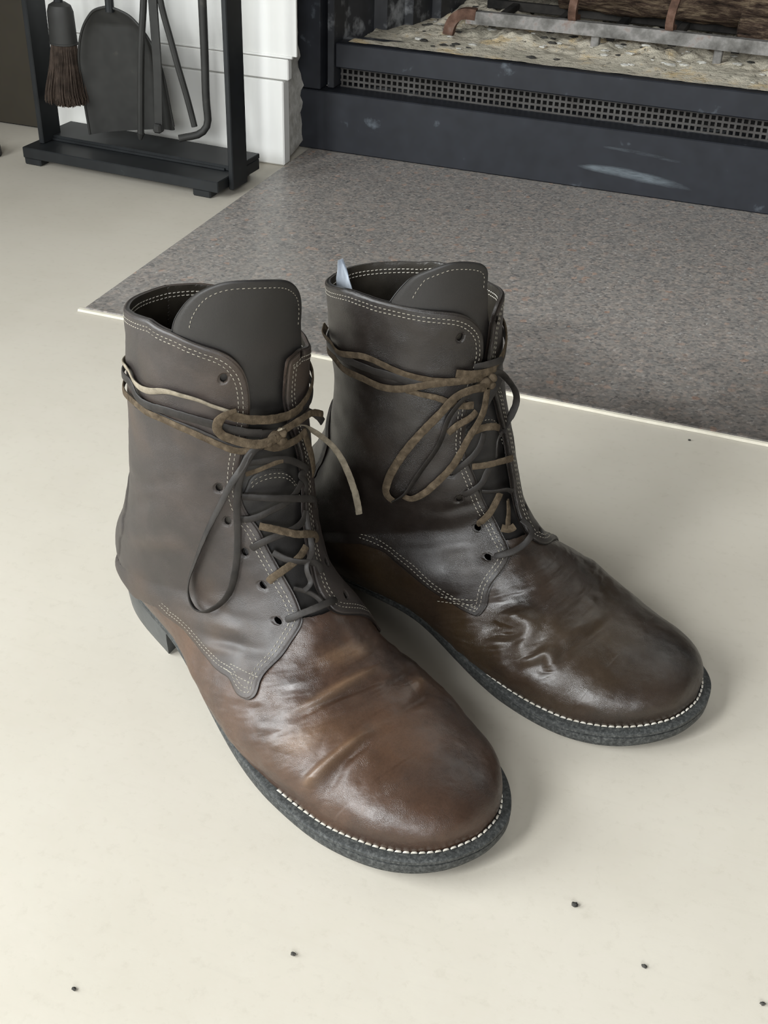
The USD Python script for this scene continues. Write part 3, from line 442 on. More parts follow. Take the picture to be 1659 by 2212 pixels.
# curves measured on the boots: (s, u) on the last, (s, y) on the tongues
CURVES = {
 'tongueA': [(0.1358, -0.0399), (0.1249, -0.0393), (0.1129, -0.0377), (0.1016, -0.035), (0.0939, -0.031), (0.0896, -0.0244), (0.0918, -0.0148), (0.0977, -0.0031), (0.1037, 0.0065), (0.1125, 0.0138), (0.1266, 0.0203), (0.1396, 0.0229), (0.1647, 0.0234)],
 'tongueA_arc': [(0.3412, -0.0163), (0.3366, -0.0137), (0.3344, -0.0086), (0.3361, -0.0033), (0.3414, 0.0024), (0.349, 0.0063), (0.3584, 0.0092), (0.3775, 0.0125)],
 'tongueB': [(0.1515, -0.0424), (0.142, -0.0413), (0.1315, -0.0395), (0.1251, -0.0372), (0.1216, -0.0326), (0.1198, -0.0269), (0.1232, -0.0196), (0.1299, -0.012), (0.1376, -0.0059), (0.1471, -0.0021), (0.1656, -0.0008)],
 'A_W1': [(0.1804, -0.6293), (0.1892, -0.6385), (0.198, -0.6205), (0.2054, -0.5773), (0.2084, -0.5219), (0.207, -0.4524), (0.2118, -0.3867), (0.2199, -0.3096), (0.2273, -0.2647), (0.2327, -0.2314), (0.2383, -0.1982)],
 'A_W2': [(0.2043, -0.6216), (0.2154, -0.6042), (0.2235, -0.5705), (0.2294, -0.4768), (0.2376, -0.3766), (0.2472, -0.289), (0.2587, -0.2057), (0.2685, -0.1327), (0.2734, -0.0855)],
 'A_W3': [(0.2288, -0.589), (0.2334, -0.562), (0.2406, -0.4783), (0.2487, -0.4097), (0.2579, -0.3486), (0.2696, -0.2803), (0.2825, -0.2146), (0.2903, -0.1595), (0.2904, -0.113), (0.2851, -0.0689)],
 'A_loopT': [(0.2319, -0.1753), (0.2354, -0.2149), (0.2451, -0.238), (0.257, -0.2392), (0.2674, -0.2124), (0.2769, -0.1571), (0.2824, -0.0993), (0.2805, -0.042)],
 'A_band': [(0.2406, -0.2096), (0.2488, -0.1422), (0.2555, -0.0706), (0.2604, 0.0111), (0.2606, 0.0789), (0.2586, 0.1159)],
 'A_upR': [(0.2782, -0.0347), (0.2735, 0.009), (0.2697, 0.0774), (0.2702, 0.1452), (0.2833, 0.2404)],
 'A_low': [(0.2885, -0.076), (0.2958, -0.0324), (0.2979, 0.0253), (0.2979, 0.0874), (0.2951, 0.1344)],
 'A_strap': [(0.2925, 0.1294), (0.3124, 0.137), (0.3355, 0.1487), (0.3602, 0.1806)],
 'A_c1': [(0.3075, -0.1405), (0.3096, -0.0692), (0.3148, -0.0038), (0.3287, 0.0626), (0.3458, 0.1091), (0.345, 0.0734), (0.3613, 0.1023), (0.374, 0.0867)],
 'A_c1b': [(0.3208, -0.1554), (0.3174, -0.0962), (0.3148, -0.0385), (0.3157, -0.0113)],
 'A_c2': [(0.3519, -0.1784), (0.3581, -0.1074), (0.3695, -0.0101), (0.3812, 0.07), (0.3956, 0.1415), (0.4052, 0.1567)],
 'A_c3': [(0.3825, -0.2408), (0.3833, -0.1949), (0.3839, -0.1422), (0.38, -0.0848), (0.3766, -0.0215), (0.3676, 0.0406), (0.3577, 0.0763)],
 'A_c4': [(0.3969, -0.1332), (0.4085, -0.0686), (0.4236, 0.0038), (0.4387, 0.0864), (0.4456, 0.0912)],
 'A_c5': [(0.4285, -0.1983), (0.4235, -0.1677), (0.4174, -0.1177), (0.4154, -0.0604), (0.4144, -0.003), (0.41, 0.0437), (0.399, 0.0699)],
 'A_c6': [(0.4368, -0.1104), (0.4502, -0.0704), (0.4626, -0.0166), (0.4735, 0.0248), (0.4866, 0.0386)],
 'A_c7': [(0.4794, -0.1805), (0.472, -0.1475), (0.464, -0.1009), (0.4573, -0.0518), (0.4504, -0.0102), (0.4429, 0.0228)],
 'A_c8': [(0.4934, -0.0923), (0.5023, -0.0569), (0.5162, -0.0279), (0.5286, -0.0181)],
 'A_c9': [(0.5443, -0.1886), (0.5415, -0.1506), (0.5353, -0.0964), (0.5324, -0.0326), (0.5338, 0.0367), (0.5358, 0.0666)],
 'A_v1': [(0.399, 0.0699), (0.4212, 0.0553), (0.439, 0.0464), (0.455, 0.02), (0.4659, -0.0131), (0.4859, -0.0239), (0.4934, -0.0266), (0.5004, -0.0609)],
 'B_W1': [(0.2027, -0.7277), (0.2121, -0.7134), (0.2152, -0.6581), (0.2154, -0.6057), (0.2206, -0.5552), (0.232, -0.488), (0.2424, -0.4247), (0.2518, -0.3632), (0.2603, -0.2954), (0.2678, -0.2114), (0.2726, -0.1402), (0.277, -0.092)],
 'B_W1b': [(0.215, -0.7259), (0.2208, -0.6836), (0.2255, -0.6325), (0.2353, -0.5573), (0.2454, -0.4629), (0.2566, -0.3879), (0.2657, -0.3264)],
 'B_W2': [(0.2236, -0.7304), (0.2335, -0.6877), (0.2414, -0.6223), (0.2513, -0.5592), (0.2598, -0.4833), (0.2626, -0.4255), (0.2625, -0.3511), (0.2644, -0.2765), (0.2692, -0.1978), (0.2733, -0.1246)],
 'B_W4': [(0.2667, -0.413), (0.2765, -0.339), (0.2887, -0.2654), (0.2998, -0.2158), (0.3079, -0.1413)],
 'B_top': [(0.2581, -0.2082), (0.2642, -0.1476), (0.2683, -0.0824), (0.2687, -0.0231)],
 'B_top2': [(0.2583, -0.1246), (0.2586, -0.0643), (0.2595, 0.0001)],
 'B_loop1': [(0.2875, -0.0856), (0.2827, -0.1564), (0.2852, -0.2129), (0.2991, -0.2672), (0.3137, -0.3193), (0.3328, -0.3826), (0.3521, -0.432), (0.3742, -0.4619), (0.3964, -0.4693), (0.4122, -0.4576), (0.4218, -0.4321)],
 'B_loop1b': [(0.4218, -0.4321), (0.4149, -0.4109), (0.3995, -0.3896), (0.3791, -0.3624), (0.3572, -0.3175), (0.3381, -0.2835), (0.3188, -0.2595), (0.3019, -0.2163), (0.2902, -0.1652)],
 'B_loop2': [(0.4164, -0.4076), (0.4225, -0.3806), (0.4147, -0.3462), (0.3985, -0.3031), (0.3836, -0.2588), (0.3612, -0.2115), (0.34, -0.1629), (0.3236, -0.1178), (0.3051, -0.0923), (0.2911, -0.0823)],
 'B_c1': [(0.334, -0.2579), (0.3259, -0.2108), (0.3227, -0.162), (0.3178, -0.1304)],
 'B_c2': [(0.3455, -0.155), (0.343, -0.1129), (0.3471, -0.0651), (0.356, -0.023)],
 'B_c3': [(0.3936, -0.2548), (0.3818, -0.1939), (0.3677, -0.1417), (0.3512, -0.1114)],
 'B_c4': [(0.3931, -0.1795), (0.3965, -0.1293), (0.3991, -0.0712), (0.4052, 0.0017)],
 'B_c5': [(0.3921, -0.0699), (0.3782, -0.0673), (0.3669, -0.0484), (0.3633, -0.0247)],
 'B_c6': [(0.4382, -0.2328), (0.43, -0.1996), (0.4227, -0.1591), (0.4098, -0.1292), (0.4014, -0.1038)],
 'B_c7': [(0.4362, -0.1566), (0.4413, -0.1163), (0.4464, -0.0639), (0.4556, -0.0378)],
 'B_c8': [(0.5038, -0.1924), (0.499, -0.1831), (0.4825, -0.1544), (0.4651, -0.119), (0.4486, -0.088)],
 'B_c9': [(0.5154, -0.1208), (0.5207, -0.0914), (0.5192, -0.0726)],
 'B_c10': [(0.5192, -0.0996), (0.4885, -0.0727), (0.4659, -0.0636)],
 'B_c11': [(0.5729, -0.2071), (0.5741, -0.1927), (0.5759, -0.1673), (0.5757, -0.1264), (0.5693, -0.0846), (0.554, -0.048), (0.5324, -0.0249), (0.5151, -0.0269)],
 'A_strip': [(0.328, -0.6842), (0.3705, -0.6482), (0.4026, -0.6044)],
 'crA_ridge1': [(0.8145, -0.464), (0.8042, -0.3295), (0.7993, -0.2266), (0.7935, -0.1326), (0.792, -0.0809)],
 'crA_groove1': [(0.8371, -0.4655), (0.8222, -0.3223), (0.8106, -0.2168), (0.8088, -0.111)],
 'crA_fold2': [(0.7157, -0.243), (0.7045, -0.128), (0.6997, -0.0322), (0.7049, 0.0499)],
 'crA_fold3': [(0.6256, -0.0472), (0.6526, 0.0207), (0.6652, 0.1116)],
 'crA_gr2': [(0.727, -0.3033), (0.7166, -0.1991), (0.7168, -0.0804), (0.7308, 0.0571)],
 'crA_sil': [(0.7387, 0.2685), (0.7767, 0.2351)],
 'crB_z_a': [(0.6948, -0.3429), (0.71, -0.3163), (0.7263, -0.2875), (0.7446, -0.3246), (0.7592, -0.3924), (0.7693, -0.4298)],
 'crB_z_b': [(0.7693, -0.4298), (0.7792, -0.3997), (0.7818, -0.3436), (0.7923, -0.3346), (0.8056, -0.4028)],
 'crB_g_a': [(0.7097, -0.4626), (0.7157, -0.4109), (0.7143, -0.3748)],
 'crB_g_b': [(0.7381, -0.2861), (0.7561, -0.3396), (0.7708, -0.372)],
 'crB_r2': [(0.7723, -0.3354), (0.7752, -0.2406), (0.7845, -0.1344), (0.7974, 0.0113)],
 'crB_g2': [(0.8061, -0.3864), (0.7999, -0.271), (0.8041, -0.1467), (0.8152, 0.003)],
 'crB_g_c': [(0.7795, -0.4683), (0.7881, -0.4096), (0.8085, -0.4225)],
 'crB_l': [(0.7262, -0.4274), (0.743, -0.494)],
}

# ---------------------------------------------------------------- boots: building
KS, KU = .47, .12                                  # metres per unit of s and u, roughly
def dist_polyline(p, line):
    """distance of points p (n,2) to a polyline, and where along it (0..1)"""
    best = np.full(len(p), 9.); at = np.zeros(len(p)); L = np.concatenate([[0], np.cumsum(np.linalg.norm(np.diff(line, axis=0), axis=1))])
    for i in range(len(line)-1):
        a, b = line[i], line[i+1]; ab = b-a; t = np.clip(((p-a)@ab)/max(ab@ab, 1e-12), 0, 1); d = np.linalg.norm(p-a-t[:, None]*ab, axis=1); m = d < best
        best = np.where(m, d, best); at = np.where(m, (L[i]+t*(L[i+1]-L[i]))/L[-1], at)
    return best, at
def crease_field(cr):
    """sum of ridges (amp > 0) and grooves; each (curve, amp, width, taper)"""
    C = [(spline(np.array(c)*[KS, .075 if np.mean(np.array(c)[:, 0]) > .58 else KU], 24), a, w, tp, .075 if np.mean(np.array(c)[:, 0]) > .58 else KU) for c, a, w, tp in cr]
    def fn(s, u):
        sh = np.shape(s); s_, u_ = np.ravel(s), np.ravel(u); out = np.zeros(len(s_)); wear = np.zeros(len(s_))
        for c, a, w, tp, ku in C:
            p = np.stack([s_*KS, u_*ku], -1)
            lo, hi = c.min(0)-4*w, c.max(0)+4*w; m = ((p > lo) & (p < hi)).all(1)
            if not m.any(): continue
            d, at = dist_polyline(p[m], c); k = np.exp(-(d/w)**2)*np.clip(np.minimum(at, 1-at)/tp+.15, 0, 1)**.8
            out[m] += a*k
            if a > 0: wear[m] = np.maximum(wear[m], k)
        return out.reshape(sh), wear.reshape(sh)
    return fn
def patch(poly, fn, t, res=.0024, r=.0014, base=-.0008, holes=(), lift=None, wall=True):
    """a leather piece: polygon in (s,u) laid on the surface fn(s,u,h) with thickness t and a rounded cut edge"""
    S = np.array([KS, KU]); P = Polygon(np.array(poly)*S, [np.array(h)*S for h in holes]).buffer(0)
    def ring(g): 
        n = max(int(g.length/res*1.6), 10); return np.array([g.interpolate(x, normalized=True).coords[0] for x in np.arange(n)/n])
    rings = [ring(P.exterior)] + [ring(i) for i in P.interiors]
    inner = P.buffer(-r*.45); inner2 = P.buffer(-r); pts = list(rings)
    for g_ in (inner, inner2):
        for g in getattr(g_, 'geoms', [g_]):
            if not g.is_empty: pts += [ring(g.exterior)] + [ring(i) for i in g.interiors]
    x0, y0, x1, y1 = P.bounds; gx, gy = np.meshgrid(np.arange(x0, x1, res), np.arange(y0, y1, res*.9)); gx = gx + (np.arange(gx.shape[0]) % 2)[:, None]*res*.5
    g = np.c_[gx.ravel(), gy.ravel()]; core = P.buffer(-r-.45*res); g = g[shapely.contains_xy(core, g[:, 0], g[:, 1])]
    V = np.vstack(pts + [g]); nb = sum(len(q) for q in rings); T = Delaunay(V).simplices; c = V[T].mean(1)
    T = T[shapely.contains_xy(P, c[:, 0], c[:, 1])]
    a = V[T[:, 1]]-V[T[:, 0]]; b = V[T[:, 2]]-V[T[:, 0]]; T = np.where((a[:, 0]*b[:, 1]-a[:, 1]*b[:, 0] < 0)[:, None], T[:, ::-1], T)
    d = shapely.distance(shapely.boundary(P), shapely.points(V)); h = t*(.42+.58*np.sqrt(np.clip(1-(1-np.minimum(d/r, 1))**2, 0, 1)))
    s, u = (V/S).T; ex = lift(s, u) if lift else 0
    top = fn(s, u, h+ex); F = [T]; W = [top]
    if wall:
        W.append(fn(s[:nb], u[:nb], np.full(nb, base)+(ex[:nb] if lift else 0))); k = 0; n = len(V)
        for q in rings:
            i = np.arange(k, k+len(q)); j = np.roll(i, -1); F += [np.c_[i, n+i, j], np.c_[j, n+i, n+j]]; k += len(q)
    m = trimesh.Trimesh(np.vstack(W), np.vstack(F), process=False)
    return m, s, u
def stitches(path3, nrm, pitch=.0027, ln=.0018, w=.00046, h=.00034, slant=.10, ):
    """short raised thread stitches along a 3-D path"""
    L = np.concatenate([[0], np.cumsum(np.linalg.norm(np.diff(path3, axis=0), axis=1))]); at = np.arange(pitch/2, L[-1], pitch)
    P = np.stack([np.interp(at, L, path3[:, k]) for k in range(3)], -1); N = np.stack([np.interp(at, L, nrm[:, k]) for k in range(3)], -1); N /= np.linalg.norm(N, axis=1)[:, None]
    Q = np.stack([np.interp(at+.0002, L, path3[:, k]) for k in range(3)], -1); T = Q-P; T /= np.linalg.norm(T, axis=1)[:, None]+1e-12
    B = np.cross(N, T); T = T+B*slant; prof = [(-.5, .35, 0), (-.5, -.35, 0), (-.3, .5, .8), (-.3, -.5, .8), (.3, .5, .8), (.3, -.5, .8), (.5, .35, 0), (.5, -.35, 0), (0, 0, 1.15)]
    hull = trimesh.convex.convex_hull(np.array(prof)); hv, hf = hull.vertices, hull.faces
    V = P[:, None]+T[:, None]*hv[None, :, :1]*ln+B[:, None]*hv[None, :, 1:2]*w+N[:, None]*hv[None, :, 2:]*h
    F = (hf[None]+np.arange(len(P))[:, None, None]*len(hv)).reshape(-1, 3)
    return trimesh.Trimesh(V.reshape(-1, 3), F, process=False)
def ribbon(P, N, w, t, seed=0, rag=.10, twist=None):
    n = len(P); L = np.concatenate([[0], np.cumsum(np.linalg.norm(np.diff(P, axis=0), axis=1))]); e = meshkit.fbm(np.c_[L*350, L*0+seed, L*0], 3)-.5; e2 = meshkit.fbm(np.c_[L*350, L*0+seed+9, L*0], 3)-.5
    w = np.broadcast_to(w, n); q = np.stack([np.stack([-w/2*(1+2*rag*e), 0*w-t/2], -1), np.stack([-w/2*(1+2*rag*e)-.0002, 0*w], -1), np.stack([-w/2*.86, 0*w+t/2], -1), np.stack([0*w, 0*w+t*.62], -1), np.stack([w/2*.86, 0*w+t/2], -1), np.stack([w/2*(1+2*rag*e2)+.0002, 0*w], -1), np.stack([w/2*(1+2*rag*e2), 0*w-t/2], -1)], 1)
    if twist is not None:
        T = np.gradient(P, axis=0); T /= np.linalg.norm(T, axis=1)[:, None]; B = np.cross(T, N); a = np.interp(np.linspace(0, 1, n), np.linspace(0, 1, len(twist)), twist)[:, None]; N = N*np.cos(a)+B*np.sin(a)
    return sweep(P, q, N)
class Tongue:
    def __init__(T, L, off, k): T.L, T.off, T.k = L, off, k
    def __call__(T, a, y, h=0.):
        a, y, h = np.broadcast_arrays(np.asarray(a, float), np.asarray(y, float), np.asarray(h, float)); y = y/1.0
        F = T.L.ev(a, 0*a); d = T.L.ev(a, 0*a+1)-F; d /= np.linalg.norm(d, axis=-1, keepdims=True)
        q = F+d*(T.off+.0050*np.clip((a-.35)/.09, 0, 1)+T.k*(1-np.sqrt(np.clip(1-(y/.0455)**2,0,1)))-h)[..., None]; q[..., 1] += y; return q
    def nrm(T, a, y):
        e = 1e-4; n = np.cross(T(a+e, y)-T(a-e, y), T(a, y+e)-T(a, y-e)); return n/(np.linalg.norm(n, axis=-1, keepdims=True)+1e-12)
def inset(L, path, d, h):
    """path (s,u) moved d metres to its left on the surface; returns the 3-D points at height h and normals"""
    p = np.asarray(path, float); X = L.ev(p[:, 0], p[:, 1]); N = L.nrm(p[:, 0], p[:, 1]); T = np.gradient(X, axis=0); T /= np.linalg.norm(T, axis=1)[:, None]
    B = np.cross(N, T); Xs, Xu = L.ev(p[:, 0], p[:, 1], 1, 0), L.ev(p[:, 0], p[:, 1], 0, 1)
    A = np.stack([Xs, Xu], -1); st = np.stack([np.linalg.lstsq(A[i], B[i]*d, rcond=None)[0] for i in range(len(p))])
    q = p+st; return L(q[:, 0], q[:, 1], h), L.nrm(q[:, 0], q[:, 1]), q

# cut edges of the quarters, near side: from the rim along the facing to the tip and back along the lower edge
EDGE_A = [(.1221,-.5344),(.1312,-.4787),(.1381,-.4227),(.1477,-.3594),(.1585,-.2885),(.1676,-.231),(.1751,-.1964),(.1867,-.1613),(.1996,-.1374),(.2118,-.1254),(.2277,-.1185),(.2471,-.1192),(.2662,-.1296),(.29,-.152),(.318,-.174),(.352,-.183),(.3798,-.168),(.402,-.1389),(.4265,-.124),(.4537,-.1101),(.4775,-.1038),(.5024,-.1004),(.5307,-.1055),(.5473,-.1146),(.5846,-.1737),(.621,-.2467),(.6428,-.3062),(.6598,-.3404),(.6757,-.3723),(.6813,-.411),(.676,-.4385),(.6649,-.453),(.6518,-.4602),(.646,-.4886),(.6297,-.5233),(.6036,-.5392),(.5803,-.5546),(.5676,-.5872),(.557,-.5958)]
EDGE_B = [(.1325,-.7103),(.1339,-.6551),(.1385,-.612),(.1437,-.5723),(.1538,-.4792),(.1652,-.3807),(.1756,-.282),(.1844,-.2022),(.1954,-.1411),(.2077,-.0961),(.223,-.0634),(.2361,-.0548),(.2525,-.057),(.2657,-.0711),(.2842,-.097),(.3012,-.1366),(.32,-.1602),(.3462,-.1802),(.3704,-.1881),(.3924,-.1812),(.411,-.1696),(.4419,-.1547),(.4673,-.143),(.4898,-.1321),(.53,-.1256),(.5668,-.1295),(.588,-.1438),(.6137,-.1972),(.6309,-.2506),(.6569,-.32),(.6789,-.3786),(.6887,-.4202),(.6922,-.4486),(.6848,-.4648),(.665,-.4700),(.6286,-.4600),(.5888,-.4500),(.5598,-.4550),(.5394,-.4650),(.5261,-.4967)]
HOLES_A = [(.1992,-.2212),(.3366,-.2607),(.3851,-.2458),(.4304,-.2061),(.481,-.1868),(.5447,-.1942)]
HOLES_B = [(.2152,-.1862),(.395,-.258),(.442,-.2325),(.5062,-.1944),(.5724,-.2078)]
BACK = {True: .0030, False: .0060}
def far_edge(ed, right):
    e = np.array(ed)*[1, -1]; i = np.argmax(e[:, 0]); k = np.arange(len(e))
    off = np.interp(e[:, 0], [.13, .20, .25, .36, .42, .50, .55, .61, .67], [0, -.065, -.07, -.06, -.05, -.10, -.10, -.03, 0]) if right else np.interp(e[:, 0], [.14, .19, .23, .30, .36, .45, .55, .61, .68], [0, -.06, -.05, -.13, -.15, -.15, -.15, -.12, 0])
    e[:, 1] += np.where(k <= i, off, 0); rim = np.interp(np.abs(np.array(ed)[:, 1]), [.10, .16, .25, .35, .45, .54, .75], [0, .010, .032, .050, .056, .056, .05] if right else [0, .004, .012, .022, .028, .026, .020])
    e[:, 0] += np.where((k <= i) & (e[:, 0] < .19) & (k < 12), rim, 0); return e

def make_boot(right):
    C = CURVES; K = 'A' if right else 'B'; L = last(right); med = 1 if right else -1
    o, ang = ((-.36145, .56287), -29.27) if right else ((-.3021, .6369), -16.0)
    bt = thing('boot', 'front brown leather boot with a pale dangling lace end' if right else 'rear dark brown leather boot with a clear plastic scrap in its shaft', 'boot', (*o, 0), ang, 'pair of worn brown lace-up boots')
    mv, mq = (M['vamp_r'], M['quarter_r']) if right else (M['vamp_l'], M['quarter_l'])
    dm, dl = (dm_right, None) if right else (dm_left, dl_left); thr = M['thread_tan'] if right else M['thread_grey']
    # -- creases and general unevenness of the leather
    if right:
        cr = [(C['crA_ridge1'], .0034, .0034, .25), (C['crA_groove1'], -.0026, .0036, .3), (C['crA_fold2'], .0018, .0036, .3), (C['crA_gr2'], -.0020, .0034, .3), (C['crA_fold3'], .0010, .006, .3),
              ([(.765, -.40), (.760, -.31), (.765, -.22)], .0016, .010, .5), ([(.745, .28), (.742, .18), (.735, .05)], -.0016, .005, .3), ([(.785, .30), (.790, .18), (.792, .05)], -.0016, .0045, .3), ([(.765, .27), (.765, .15)], .0014, .005, .4),
              ([(.69, -.45), (.70, -.38), (.705, -.30)], -.0010, .004, .3), ([(.40, -.72), (.37, -.62), (.35, -.5)], -.0012, .005, .4), ([(.44, -.62), (.42, -.5), (.42, -.4)], .0009, .006, .4), ([(.335, -.75), (.335, -.55), (.32, -.42)], -.0008, .004, .4),
              ([(.615, -.28), (.60, -.36), (.58, -.44)], -.0012, .005, .4), ([(.54, -.30), (.52, -.38), (.49, -.42)], -.0010, .0045, .4), ([(.62, -.40), (.60, -.47)], .0012, .006, .5), ([(.565, -.30), (.56, -.40)], .0010, .006, .5)]
    else:
        cr = [(C['crB_z_a'], .0036, .0040, .2), (C['crB_z_b'], .0032, .0036, .2), (C['crB_g_a'], -.0024, .0055, .4), (C['crB_g_b'], -.0014, .0045, .4), (C['crB_r2'], .0012, .005, .4), (C['crB_g2'], -.0022, .0048, .3), (C['crB_g_c'], -.0020, .0045, .4), (C['crB_l'], .0012, .0035, .4),
              ([(.725, -.40), (.735, -.46)], -.0016, .004, .4), ([(.58, -.32), (.56, -.28), (.53, -.24)], .0016, .007, .5), ([(.61, -.30), (.59, -.24), (.575, -.2)], .0012, .006, .5), ([(.47, -.30), (.46, -.24), (.455, -.18)], -.0014, .0045, .4), ([(.36, -.22), (.33, -.26), (.31, -.30)], .0014, .006, .5),
              ([(.35, -.65), (.40, -.55), (.45, -.45)], -.0012, .006, .4), ([(.30, -.68), (.33, -.58), (.38, -.50)], .0008, .006, .4), ([(.56, -.38), (.52, -.36), (.49, -.34)], -.0012, .006, .4)]
    cf_ = crease_field(cr); dv = {}
    def disp(s, u):
        s = np.asarray(s, float); u = np.asarray(u, float); X = L.ev(s, u); f = cf_(s, u)[0]
        edge = np.clip((1-np.abs(u))/.10, 0, 1)
        low = (meshkit.fbm(X*38+(0 if right else 17), 3)-.5)*.0022*np.where(s > .86, .25, 1)
        fine = (meshkit.fbm(X*150, 3, 4)-.5)*.00055
        # long flexing wrinkles across the vamp
        wr = np.where((s > .6) & (s < .84), 1, 0)*np.sin(np.pi*np.clip((s-.6)/.24, 0, 1))*(meshkit.fbm(np.stack([s*60, u*5, 0*s], -1), 3, 8)-.5)*.0016
        return (f+low+fine+wr)*np.where(s > .55, edge, 1)
    L.disp = disp
    # -- vamp
    s1 = np.concatenate([np.linspace(.515, .93, 300), np.linspace(.93, 1, 90)[1:]]); u1 = np.linspace(-1, 1, 321); a, b = np.meshgrid(s1, u1, indexing='ij')
    # the throat line of the vamp is cut in a shallow curve between the facings
    P = L(a, b, 0.); wear = cf_(a, b)[1]; v, f = grid_mesh(P); keep = ~((a < .546-.25*b**2) & (np.abs(b) < .13)).ravel(); 
    for c_ in ((hol_ := (HOLES_A if right else HOLES_B))[-1], np.array(hol_[-1])*[1, -1]+[0, -.06 if right else -.13]): keep &= np.linalg.norm(v-L(*map(np.array, c_)), axis=1) > .0030
    f = f[keep[f].all(1)]
    obj('vamp', (v, f), mv, bt, True, 'brown creased vamp and toe cap' if right else 'dark brown vamp with a zigzag crease', attr={'wear': wear.ravel()})
    # -- quarters (the two sides of the shaft), with punched lace holes
    ed = EDGE_A if right else EDGE_B; hol = HOLES_A if right else HOLES_B; back_s = .110 if right else .1335
    for side in (-1, 1):
        e = np.array(ed) if side < 0 else far_edge(ed, right)
        e = spline(e*[KS, KU], 260)/[KS, KU]
        ua = abs(e[0, 1]); rim0 = np.array([[back_s+(e[0, 0]-back_s)*x**(2. if side < 0 else 1.5), side*(1-(1-ua)*x)] for x in (0, .2, .4, .6, .8, .95)]); end = np.array([[e[-1, 0]+.004, side*.80], [e[-1, 0]-.004, side*1.0]])
        up = spline(rim0*[KS, KU], 20)/[KS, KU]
        poly = np.vstack([up, e, end]); n_ = int((e[-1, 0]-back_s)/.006); poly = np.vstack([poly, np.c_[np.linspace(end[-1, 0], back_s, n_)[1:-1], np.full(n_-2, side*1.0)]])
        hs = []
        for hx in hol:
            c = np.array(hx)*[1, -side]; c = c if side < 0 else c+[0, -.06 if right else -.13]
            th = np.linspace(0, 2*np.pi, 12, endpoint=False); X = L.ev(*c); kx = np.linalg.norm(L.ev(c[0], c[1], 1, 0)); ku = np.linalg.norm(L.ev(c[0], c[1], 0, 1))
            hs.append(np.c_[c[0]+.0024*np.cos(th)/kx, c[1]+.0019*np.sin(th)/ku])
        m, s_, u_ = patch(poly, L, .0023, holes=hs, r=.0015)
        q = obj('quarter', m, mq, bt, 40, None, attr={'wear': np.r_[cf_(s_, u_)[1], np.zeros(len(m.vertices)-len(s_))]*.6})
        m2, s2, u2 = patch(poly, L, -.0009, r=1e-4, wall=False); m2.faces = m2.faces[(s2[m2.faces] < .47).all(1)][:, ::-1]; m2.remove_unreferenced_vertices()
        obj('lining', (m2.vertices, m2.faces), M['lining'], bt, True, 'dark lining inside the shaft', attr={'wear': np.zeros(len(m2.vertices))})
        # double rows of stitches along the rim, facing and lower edge
        runs = np.vstack([up, e]); sgn = 1 if side < 0 else -1; ms = []
        for d in (.0036, .0058):
            X, N, _ = inset(L, runs, -sgn*d, .0022); ms.append(stitches(X, N))
        i = np.argmax(e[:, 0]); tip = e[i]                            # reinforcing box of stitches at the quarter's tip
        bx = np.array([[tip[0]-.050, tip[1]+side*.015], [tip[0]-.030, tip[1]-side*.075]])
        for k_ in (0, .008): 
            bb = np.linspace(bx[0], bx[1], 14)+[k_, side*k_*4]; ms.append(stitches(L(bb[:, 0], bb[:, 1], .0022), L.nrm(bb[:, 0], bb[:, 1])))
        obj('stitching', cat_mesh(ms), M['thread_grey'], q, False, 'pale double stitching', kind='stuff')
        k_ = (runs[:, 0] < .20) & (np.arange(len(runs)) < len(up)+120); rr = runs[k_]; li_s = []
        for d in (.0040, .0062):
            X, N, _ = inset(L, rr, -sgn*d, -.0012); li_s.append(stitches(X, -N))
        obj('lining_stitching', cat_mesh(li_s), M['thread_white'], bt, False, 'pale stitch rows inside the rim', kind='stuff')
    # -- back strip with uneven folded edges
    z0, z1 = (.315, .484) if right else (.30, .486); w0 = .30 if right else .26
    t_ = np.linspace(0, 1, 60); wv = w0*(.30+.70*np.sin(np.pi*np.clip(t_*.62+.02, 0, 1))**.8)*(1+.16*(meshkit.fbm(np.c_[t_*7, t_*0+(2 if right else 5), t_*0], 2)-.5)); sz = z0+(z1-z0)*t_
    poly = np.vstack([np.c_[sz, -1-wv], np.c_[sz, -1+wv][::-1]])
    wrapf = lambda s, u, h: L(s, np.where(u < -1, u+2, u), h)
    lump = (lambda s, u: .0004+BACK[right]*np.exp(-((u+1)/.20)**2)*np.sin(np.pi*np.clip((s-z0)/(z1-z0), 0, 1)**.75)**.8*(.8+.6*(meshkit.fbm(np.stack([s*22, 0*s, 0*s], -1), 2, 3 if right else 6)-.3)))
    m, s_, u_ = patch(poly, wrapf, .0026, lift=lump, base=-.0014, r=.0022)
    obj('back_strip', m, mq, bt, 40, 'lumpy leather strip up the back seam', attr={'wear': np.zeros(len(m.vertices))})
    # -- tongue
    T = Tongue(L, .0045, .055); tp = C['tongue'+K]; SB = KU; e = spline(np.array(tp), 90)
    low = [(.20, e[-1, 1]+.003), (.30, .021), (.40, .017), (.48, .013), (.575, .011), (.575, -.012), (.50, -.0130), (.44, -.0145), (.38, -.0195), (.30, -.028), (.22, -.035), (e[0, 0]+.03, e[0, 1]+.0005)]
    poly = np.vstack([e, low]); tf = lambda s, u, h: T(s, u*KU, h + .0012*(meshkit.fbm(np.stack([s*16, u*3.5, 0*s], -1), 3, 2)-.5)*1.6)
    m, s_, u_ = patch(poly/[1, KU], tf, .0022, res=.0018, base=-.0002); tq = obj('tongue', m, M['tongue'], bt, 40, attr={'wear': np.zeros(len(m.vertices))})
    m2 = trimesh.Trimesh(*[x for x in (tf(s_, u_, np.full(len(s_), -.0002)), m.faces[(m.faces < len(s_)).all(1)][:, ::-1])], process=False)
    obj('tongue_back', m2, M['lining'], tq, True, attr={'wear': np.zeros(len(m2.vertices))})
    ins = Polygon(poly).buffer(0); ms = []
